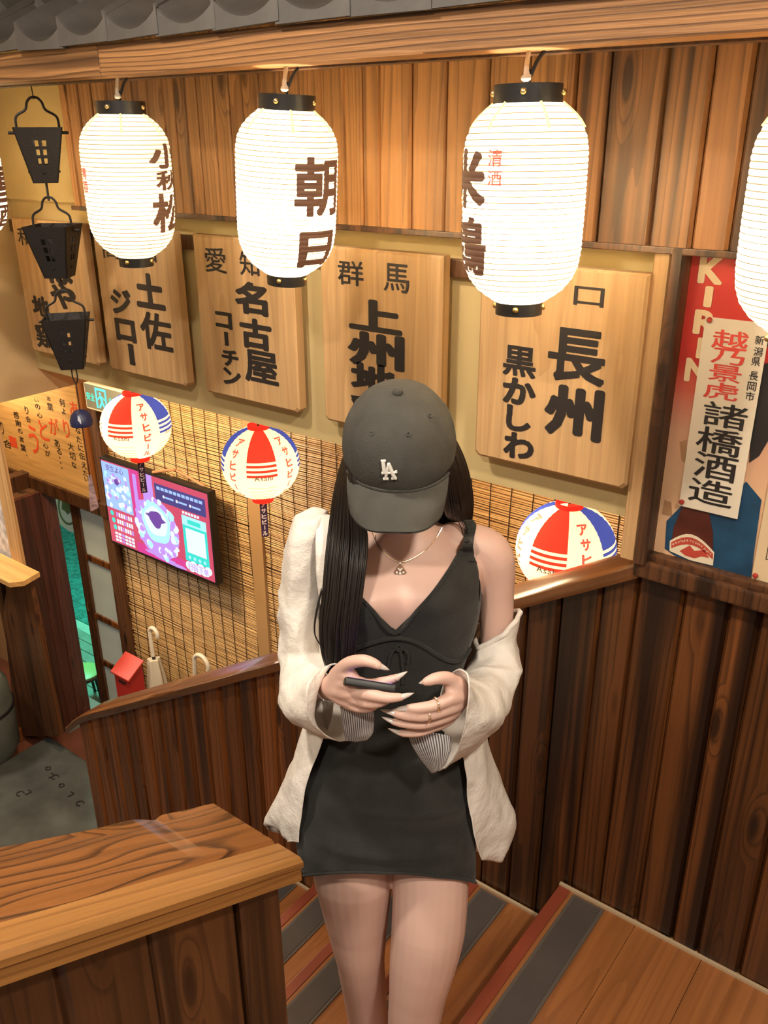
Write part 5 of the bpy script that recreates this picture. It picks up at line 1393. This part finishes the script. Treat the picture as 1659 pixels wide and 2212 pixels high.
def sheet(name, rows, parent, mat, n=10, m=8, wob=.004, seed=0., th=.0012, fold=None, uvs=False):
    """cloth through a net of control points (rows of points), with gentle creases"""
    R1 = [cr(r, [0]*len(r), n)[0] for r in rows]
    colsn = len(R1[0]); C_ = [cr([r[k] for r in R1], [0]*len(R1), m)[0] for k in range(colsn)]
    g = [[C_[k][i] for k in range(colsn)] for i in range(len(C_[0]))]
    nr = len(g); out = []
    for i in range(nr):
        row = []
        for k in range(colsn):
            p = g[i][k]; tx = g[i][min(k+1, colsn-1)]-g[i][max(k-1, 0)]; ty = g[min(i+1, nr-1)][k]-g[max(i-1, 0)][k]
            nrm = tx.cross(ty); nrm = nrm.normalized() if nrm.length > 1e-9 else CV
            w_ = wob*(mnoise.noise((p.x*14+seed, p.y*14, p.z*9))+.9*(.35-abs(mnoise.noise((p.x*20+seed, p.y*20, p.z*13)))*1.6))
            if fold: w_ += fold(i/(nr-1), k/(colsn-1))
            row.append(p+nrm*w_)
        out.append(row)
    mb = MB(); mb.rings(out, False, False, False)
    o = mb.build(name, mat, parent, smooth='all', recalc=False)
    if uvs:
        uvl = o.data.uv_layers.new(name='UVMap'); li = 0
        for p in o.data.polygons:
            for l in p.loop_indices:
                v = o.data.loops[l].vertex_index; uvl.data[l].uv = ((v % colsn)/(colsn-1), (v//colsn)/(nr-1))
    sd = o.modifiers.new('thick', 'SOLIDIFY'); sd.thickness = th; sd.offset = 0
    return o
def sleeve(name, secs, parent, mat, n=48, sub=7, wob=.006, seed=0., crease=None, cap0=False):
    """secs: outline points left/right in the picture, depth, half depth or explicit near point"""
    Cs, U_, V_ = [], [], []
    for s in secs:
        a = G(s[0], s[1], s[4]); b = G(s[2], s[3], s[4]); Cs.append((a+b)/2); U_.append((b-a)/2); V_.append(s[5])
    Vv = []
    for i, v in enumerate(V_):
        if isinstance(v, tuple): Vv.append(G(*v)-Cs[i])
        else:
            t = (Cs[min(i+1, len(Cs)-1)]-Cs[max(i-1, 0)]).normalized(); u = U_[i].normalized()
            w_ = t.cross(u); w_ = w_ if w_.dot(CV) > 0 else -w_
            w_ = (w_.normalized()*.6+CV*.4); w_ = (w_-u*w_.dot(u)).normalized(); Vv.append(w_*v)
    C2 = cr(Cs, [0]*len(Cs), sub)[0]; U2 = cr(U_, [0]*len(Cs), sub)[0]; V2 = cr(Vv, [0]*len(Cs), sub)[0]
    rs = []; N_ = len(C2)
    for i in range(N_):
        ring = []
        for k in range(n):
            a = 2*math.pi*k/n; d = U2[i]*math.cos(a)+V2[i]*math.sin(a); p = C2[i]+d; dn = d.normalized()
            w_ = wob*(mnoise.noise((p.x*13+seed, p.y*13, p.z*13))+.9*(.35-abs(mnoise.noise((p.x*19+seed, p.y*19, p.z*22)))*1.6))
            if crease: w_ += crease(i/(N_-1), a)
            ring.append(p+dn*w_)
        rs.append(ring)
    mb = MB(); mb.rings(rs, True, cap0, False); o = mb.build(name, mat, parent, smooth='all', recalc=False)
    sd = o.modifiers.new('thick', 'SOLIDIFY'); sd.thickness = .0014; sd.offset = -1
    return o, rs
# shirt body: one cloth round the back with two open fronts
def row(*p): return [G(*q) for q in p]
rowsS = [row((742, 1330, .105), (722, 1335, .085), (690, 1340, .03), (690, 1330, -.09), (850, 1330, -.125), (1010, 1370, -.12), (1040, 1385, -.08), (1040, 1400, -.03), (1036, 1410, .0)),
         row((735, 1440, .12), (712, 1450, .09), (685, 1450, .02), (695, 1450, -.10), (850, 1450, -.13), (1000, 1455, -.12), (1050, 1460, -.08), (1050, 1470, -.02), (1020, 1480, .05)),
         row((708, 1565, .115), (690, 1570, .09), (655, 1572, .02), (690, 1570, -.10), (850, 1560, -.13), (1000, 1570, -.12), (1055, 1585, -.04), (1040, 1590, .06), (1000, 1600, .105)),
         row((664, 1680, .125), (640, 1690, .10), (606, 1690, .03), (655, 1690, -.10), (840, 1690, -.14), (1010, 1690, -.12), (1082, 1680, -.02), (1050, 1690, .08), (1009, 1695, .12)),
         row((644, 1790, .13), (610, 1785, .09), (570, 1772, .03), (640, 1790, -.10), (840, 1790, -.15), (1020, 1800, -.12), (1117, 1778, -.01), (1075, 1800, .07), (1026, 1800, .125)),
         row((640, 1822, .13), (618, 1812, .09), (576, 1786, .03), (650, 1820, -.10), (840, 1830, -.15), (1030, 1840, -.12), (1094, 1852, .0), (1070, 1862, .06), (1040, 1858, .115))]
shirt = sheet('shirt', rowsS, girl, linen, 8, 9, .006, 2.0, fold=lambda v, u: .007*v*(1-2*abs(math.sin(u*17+v*1.5))**.7))
sheet('shirt_front', [row((685, 1112, -.01), (718, 1114, .0), (748, 1130, .01)), row((682, 1180, .045), (722, 1185, .055), (762, 1200, .075)), row((684, 1260, .06), (722, 1262, .085), (776, 1250, .125)), row((696, 1335, .06), (720, 1337, .09), (740, 1332, .11)), row((700, 1380, .06), (722, 1385, .09), (738, 1390, .11))], shirt, linen, 6, 7, .003, 5.0)
sheet('shirt_back', [row((650, 1140, -.07), (760, 1135, -.10), (870, 1190, -.12), (980, 1300, -.12), (1055, 1360, -.08)), row((660, 1230, -.09), (760, 1240, -.12), (860, 1270, -.125), (980, 1330, -.125), (1050, 1375, -.09)), row((690, 1335, -.095), (770, 1335, -.12), (850, 1335, -.128), (990, 1370, -.125), (1045, 1390, -.085))], shirt, linen, 6, 6, .004, 7.0)
rdg = lambda x: 1-2*abs(math.sin(x))**.7
cl = lambda t, a: .0042*rdg(t*13+1.3*math.sin(a*1+.6))*max(0, 1-abs(t-.62)/.26)+.0032*rdg(a*2.5+t*5)*(1-.5*t)
sl1, r1 = sleeve('sleeve', [(664, 1114, 684, 1110, -.02, .008), (632, 1126, 704, 1112, -.02, .045), (613, 1195, 704, 1186, -.02, .058), (603, 1290, 698, 1290, -.015, .06), (604, 1370, 702, 1374, -.005, .058), (602, 1432, 722, 1420, .02, .056), (614, 1500, 728, 1428, .07, .055), (640, 1560, 726, 1430, .115, .06), (690, 1592, 724, 1434, .155, (680, 1516, .235)), (742, 1602, 723, 1437, .175, (660, 1520, .265))], shirt, linen, crease=cl, seed=1.0, wob=.0065, cap0=True)
cl2 = lambda t, a: .0045*rdg(t*11-1.2*math.sin(a+.4))*max(0, 1-abs(t-.42)/.34)+.0026*rdg(a*2.5+t*4)
sl2, r2 = sleeve('sleeve', [(1028, 1388, 1121, 1325, -.02, .048), (1020, 1420, 1119, 1382, -.012, .050), (1006, 1450, 1128, 1432, .02, .052), (994, 1462, 1120, 1478, .055, .052), (984, 1462, 1096, 1520, .10, .050), (980, 1462, 1070, 1565, .135, .06), (978, 1460, 1040, 1610, .165, (1042, 1528, .24)), (975, 1458, 962, 1660, .185, (1014, 1518, .27))], shirt, linen, crease=cl2, seed=3.0, wob=.0065)
# neckline roll of the slipped-off side, cuff bands and striped flaps
mb = MB(); P = r2[0]; mb.tube([P[k] for k in range(len(P))]+[P[0]], .005, 8); mb.build('collar_roll', linen, shirt, smooth=True)
for r_, s in ((r1, 1), (r2, 1)):
    mb = MB(); P = r_[-1]; mb.tube([P[k] for k in range(len(P))]+[P[0]], .0016, 6); mb.build('cuff_stitching', linen, shirt, smooth=True)
sheet('cuff_flap', [row((735, 1512, .21), (770, 1508, .23), (800, 1512, .235)), row((738, 1545, .205), (775, 1545, .235), (809, 1548, .24)), row((742, 1580, .20), (778, 1586, .232), (806, 1580, .235)), row((746, 1601, .195), (772, 1602, .22), (793, 1598, .228))], shirt, stripe, 7, 6, .002, 9., uvs=True)
sheet('cuff_flap', [row((882, 1588, .225), (925, 1582, .24), (972, 1590, .225)), row((893, 1614, .225), (932, 1614, .242), (974, 1616, .23)), row((912, 1644, .222), (938, 1642, .238), (968, 1636, .232)), row((933, 1671, .218), (942, 1668, .226), (962, 1652, .23))], shirt, stripe, 7, 6, .002, 11., uvs=True)

# ---- cap ---------------------------------------------------------------
twill = plain('washed grey twill', (.060, .057, .049), .85, bump=.25, bscale=300, var=.14, vscale=22, spec=.25)
RS_, RF_, RU_ = .0985, .108, .108
def ell_hit(x, y, off=0.):
    o = np.zeros(3); d = ray(x, y); d = d/np.linalg.norm(d); c = np.array(CC)
    ax = [np.array(SS), np.array(FF), np.array(UU)]; R3 = [RS_+off, RF_+off, RU_+off]
    oo = np.array([(-c)@a/r for a, r in zip(ax, R3)]); dd = np.array([d@a/r for a, r in zip(ax, R3)])
    A, B, C_ = dd@dd, 2*oo@dd, oo@oo-1; disc = max(0, B*B-4*A*C_)
    return Vector(d*((-B-math.sqrt(disc))/(2*A)))
capo = empty('baseball_cap', tuple(CC), 'washed grey baseball cap with white LA emblem on the head', 'cap')
rs = []
for i in range(0, 31):
    al = math.radians(1+i/30*98)
    ring = []
    for k in range(72):
        ph_ = 2*math.pi*k/72
        p = HL(RS_*math.sin(al)*math.sin(ph_), RF_*math.sin(al)*math.cos(ph_), RU_*math.cos(al))
        seam = abs(((ph_/(math.pi/3)+.0) % 1)-.5)*2               # panel seams every 60 degrees
        d_ = (p-CC).normalized()
        w_ = -.0016*math.exp(-((1-seam)/.05)**2)*math.sin(al)+.0016*mnoise.noise((p.x*28, p.y*28, p.z*28))
        ring.append(p+d_*w_)
    rs.append(ring)
mb = MB(); mb.rings(rs, True, True, False); crown = mb.build('crown', twill, capo, smooth='all')
sd = crown.modifiers.new('t', 'SOLIDIFY'); sd.thickness = .002; sd.offset = -1
def brim(s, t, top=True):
    x = s*.0865*(1-.12*t*t)
    f0 = RF_*math.sqrt(max(0, 1-(x/RS_)**2))-.004
    f1 = RF_+.074-.050*abs(s)**3.4-.006*s*s
    f = f0+(f1-f0)*t
    u = -.014-.010*s*s*(1+.8*t)-.014*t+.004*math.sin(math.pi*t)
    return HL(x, f, u-(0 if top else .004))
ns, nt_ = 36, 14
top_ = [[brim(-1+2*k/ns, j/nt_) for k in range(ns+1)] for j in range(nt_+1)]
bot_ = [[brim(-1+2*k/ns, j/nt_, False) for k in range(ns+1)] for j in range(nt_+1)]
mb = MB(); mb.rings([t+b[::-1] for t, b in zip(top_, bot_)]); mb.build('brim', twill, capo, smooth=True)
mb = MB()
mb.tube([brim(-1+2*k/ns, 0)+UU*.002+FF*.003 for k in range(ns+1)], .0028, 6); mb.build('brim_seam', twill, capo, smooth=True)
mb = MB(); mb.sphere(HL(0, 0, RU_+.001), .0085, 8); mb.build('top_button', twill, capo, smooth='all')
for x, y in ((803, 936), (882, 938), (929, 897)):
    p = ell_hit(x, y, .001); nrm = (p-CC).normalized(); t1 = nrm.cross(ZV).normalized(); t2 = nrm.cross(t1)
    mb = MB(); mb.tube([p+(t1*math.cos(a)+t2*math.sin(a))*.0033 for a in np.linspace(0, 2*math.pi, 13)], .0011, 6); mb.build('eyelet', plain('eyelet thread', (.06, .058, .05), .8), capo, smooth=True)
mb = MB(); white = plain('white embroidery', (.72, .69, .63), .7, bump=.3, bscale=900)
def lg(x, y): return 560+x/2.765, 800+y/2.765
for a, b, r in (((740, 545), (748, 612), .0032), ((728, 541), (756, 540), .0022), ((733, 613), (790, 611), .0026), ((788, 611), (790, 598), .0022), ((772, 562), (754, 645), .0026), ((774, 562), (808, 643), .0033), ((758, 614), (818, 608), .0024), ((816, 600), (818, 612), .0022), ((742, 648), (772, 648), .0024), ((790, 646), (822, 645), .0024), ((766, 560), (782, 559), .0022)):
    P = [ell_hit(*lg(a[0]+(b[0]-a[0])*t, a[1]+(b[1]-a[1])*t), .0022) for t in np.linspace(0, 1, 5)]
    mb.tube(P, r, 8)
mb.build('emblem', white, capo, smooth=True, kind='stuff')

# ---- hair --------------------------------------------------------------
hairm, nt, b_ = nmat('black hair'); b_.inputs['Base Color'].default_value = (.012, .0085, .0065, 1); b_.inputs['Roughness'].default_value = .38; b_.inputs['Specular IOR Level'].default_value = .45
hb = MB(); rnd = random.Random(5)
def strands(outer, inner, n, thick, rad, seed=0, jit=.004):
    O, _ = cr([G(*p) for p in outer], [0]*len(outer), 6); I, _ = cr([G(*p) for p in inner], [0]*len(inner), 6)
    for q in range(n):
        u = rnd.random(); lay = rnd.uniform(-.3, 1); ph_ = rnd.uniform(0, 6.28); drop = rnd.uniform(0, .10)
        pts = []; k = len(O); kk_ = int(k*(1-drop))
        amp = rnd.uniform(.2, 1)*jit
        for i in range(max(4, kk_)):
            t = i/(k-1); uu = .5+(u-.5)*(1-.10*t)
            p = O[i].lerp(I[i], uu)+CV*(thick*math.sin(math.pi*max(.02, min(.98, uu)))*lay)
            p += RV*(amp*math.sin(t*5+ph_)*t)+CV*(amp*.6*math.cos(t*6+ph_)*t)
            pts.append(p)
        r0 = rad*rnd.uniform(.7, 1.3)
        hb.tube(pts, [r0*(1 if i < len(pts)*.75 else max(.15, (len(pts)-i)/(len(pts)*.25))) for i in range(len(pts))], 5)
# front curtain over her right shoulder
strands([(752, 960, .03), (735, 1010, .03), (722, 1060, .04), (712, 1130, .05), (704, 1200, .075), (697, 1280, .10), (689, 1350, .115), (694, 1410, .12), (712, 1462, .125)],
        [(768, 1000, .09), (775, 1060, .11), (785, 1120, .10), (794, 1165, .10), (790, 1230, .125), (783, 1290, .14), (776, 1350, .145), (768, 1420, .14), (758, 1480, .135)], 420, .022, .0020)
for q in range(7):
    o = rnd.uniform(0, 8); hb.tube([G(700-o, 1270, .11), G(686-o, 1330, .12), G(683-o*.6, 1372, .125), G(700-o*.3, 1402, .13)], .0007, 4, smoothn=5)
# back curtain behind her left shoulder
strands([(978, 940, -.01), (1000, 985, -.02), (1014, 1030, -.04), (1022, 1080, -.065), (1018, 1130, -.10), (1010, 1200, -.125), (1005, 1300, -.135)],
        [(955, 985, .05), (958, 1030, .045), (957, 1075, .03), (962, 1110, .01), (975, 1135, -.075), (950, 1200, -.12), (950, 1300, -.13)], 300, .02, .0021)
# mass behind the neck
strands([(760, 960, -.02), (745, 1030, -.06), (742, 1100, -.09), (745, 1200, -.125), (750, 1320, -.14)], [(975, 960, -.02), (1000, 1030, -.06), (1000, 1100, -.09), (985, 1200, -.125), (970, 1320, -.14)], 240, -.03, .0026)
for q in range(9):
    o = rnd.uniform(0, 22); hb.tube([G(965+o, 1085, .03), G(978+o, 1112, .0), G(992+o*.8, 1140, -.002), G(998+o*.6, 1160, .0)], .0006, 4, smoothn=5)
hair = hb.build('hair', hairm, girl, smooth='all', kind='stuff', recalc=False)
# scalp shell under the cap
mb = MB(); rs = []
for i in range(12):
    al = math.radians(40+i*8.5)
    rs.append([HL(.090*math.sin(al)*math.sin(p_), -.006+.094*math.sin(al)*math.cos(p_)*(1 if math.cos(p_) < .2 else .62), .098*math.cos(al)) for p_ in np.linspace(0, 2*math.pi, 41)[:-1]])
mb.rings(rs, True, True, True); mb.build('scalp_hair', hairm, hair, smooth='all')

# ---- jewellery, phone -----------------------------------------------------
gold = plain('pale gold', (.85, .62, .36), .25, metal=1); silv = plain('silver', (.8, .77, .74), .22, metal=1); gem = plain('stone', (.85, .8, .78), .08, coat=1)
nk = empty('necklace', tuple(on_skin(865, 1225)), 'fine gold necklace with a fan shaped stone pendant on the chest', 'necklace')
mb = MB(); mb.tube([G(955, 1140, .0), on_skin(940, 1165), on_skin(918, 1190, .003), on_skin(890, 1208, .003), on_skin(866, 1216, .004), on_skin(845, 1207, .003), on_skin(826, 1190, .003), on_skin(812, 1168), G(800, 1140, .01)], .0009, 5, smoothn=6); mb.build('chain', gold, nk, smooth=True)
pc = on_skin(864, 1234, .006); mb = MB(); fan = [(-.0115, -.004), (-.008, -.0085), (-.003, -.0075), (0, -.011), (.003, -.0075), (.008, -.0085), (.0115, -.004), (.005, .006), (.0015, .012), (-.0015, .012), (-.005, .006)]
mb.rings([[pc+RV*u+ZV*v+CV*o for u, v in fan] for o in (-.0015, .0015)]); pd = mb.build('pendant', gold, nk)
for u, v, r in ((0, .015, .0022), (-.006, -.004, .0022), (0, -.006, .0026), (.006, -.004, .0022), (0, .001, .0024), (-.003, .0035, .0016), (.003, .0035, .0016)):
    mb = MB(); mb.sphere(pc+RV*u+ZV*v+CV*.002, r, 6); mb.build('stone', gem, pd, smooth='all')
def ring_on(p, d, r, label, studs):
    d = d.normalized(); u = d.cross(ZV).normalized(); v = d.cross(u)
    root = empty('finger_ring', tuple(p), label, 'ring', 'gold finger rings')
    mb = MB(); mb.tube([p+(u*math.cos(a)+v*math.sin(a))*r for a in np.linspace(0, 2*math.pi, 25)], .0013, 6); mb.build('band', gold, root, smooth=True)
    for k in range(studs):
        a = math.radians(200+k*22); q = p+(u*math.cos(a)+v*math.sin(a))*(r+.0012)
        mb = MB(); mb.sphere(q, .0017, 6); mb.build('stud', gem if k % 2 else gold, root, smooth='all')
ring_on(G(942, 1522, .277), G(905, 1529, .284)-G(972, 1509, .262), .0112, 'thin gold ring on the index finger of the hand at the right', 5)
ring_on(G(924, 1546, .280), G(880, 1546, .284)-G(968, 1531, .262), .0110, 'beaded gold ring on the middle finger of the hand at the right', 6)
bc = G(712, 1483, .218); d = (G(722, 1482, .23)-G(706, 1483, .205)).normalized(); u = d.cross(ZV).normalized(); v = d.cross(u)
br = empty('bracelet', tuple(bc), 'thin silver bracelet on the wrist of the hand holding the phone', 'bracelet')
mb = MB(); mb.tube([bc+(u*math.cos(a)+v*math.sin(a))*.0232-ZV*.002 for a in np.linspace(0, 2*math.pi, 33)], .0011, 6); mb.build('chain', silv, br, smooth=True)
for k in range(8):
    a = k*.785; mb = MB(); mb.sphere(bc+(u*math.cos(a)+v*math.sin(a))*.0236-ZV*.002, .0021, 6); mb.build('bead', silv, br, smooth='all')
e0, e1 = G(745, 1470, .300), G(856, 1488, .300)
Wd = (e1-e0); wl = Wd.length; Wd.normalize()
vd = (Vector(ray(800, 1479))).normalized()
Ld = (vd-Wd*vd.dot(Wd)).normalized(); Nd = Wd.cross(Ld).normalized()
if Nd.z < 0: Nd = -Nd
Ld = (Ld-Nd*.05).normalized(); Nd = Wd.cross(Ld).normalized()
if Nd.z < 0: Nd = -Nd
ph_o = (e0+e1)/2
phn = empty('phone', tuple(ph_o), 'black phone in a thick case held edge-on in the hand at the left', 'phone')
def pbox(a0, a1, l0, l1, n0, n1, c):
    bm = bmesh.new(); bmesh.ops.create_cube(bm, size=1)
    for v_ in bm.verts: v_.co = Vector(((a0+a1)/2+v_.co.x*(a1-a0), (l0+l1)/2+v_.co.y*(l1-l0), (n0+n1)/2+v_.co.z*(n1-n0)))
    if c: bmesh.ops.bevel(bm, geom=bm.edges[:], offset=c, segments=3, affect='EDGES', profile=.5)
    for v_ in bm.verts: v_.co = ph_o+Wd*v_.co.x+Ld*v_.co.y+Nd*v_.co.z
    m_ = MB(); m_.bm(bm); return m_
hwid = wl/2
pbox(-hwid, hwid, 0, .140, -.0065, .0065, .003).build('case', plain('phone case', (.012, .012, .012), .45), phn, smooth=True)
pbox(-hwid+.004, hwid-.004, .004, .136, .0064, .0068, 0).build('screen', em('phone screen', (.34, .2, .95), .5), phn)
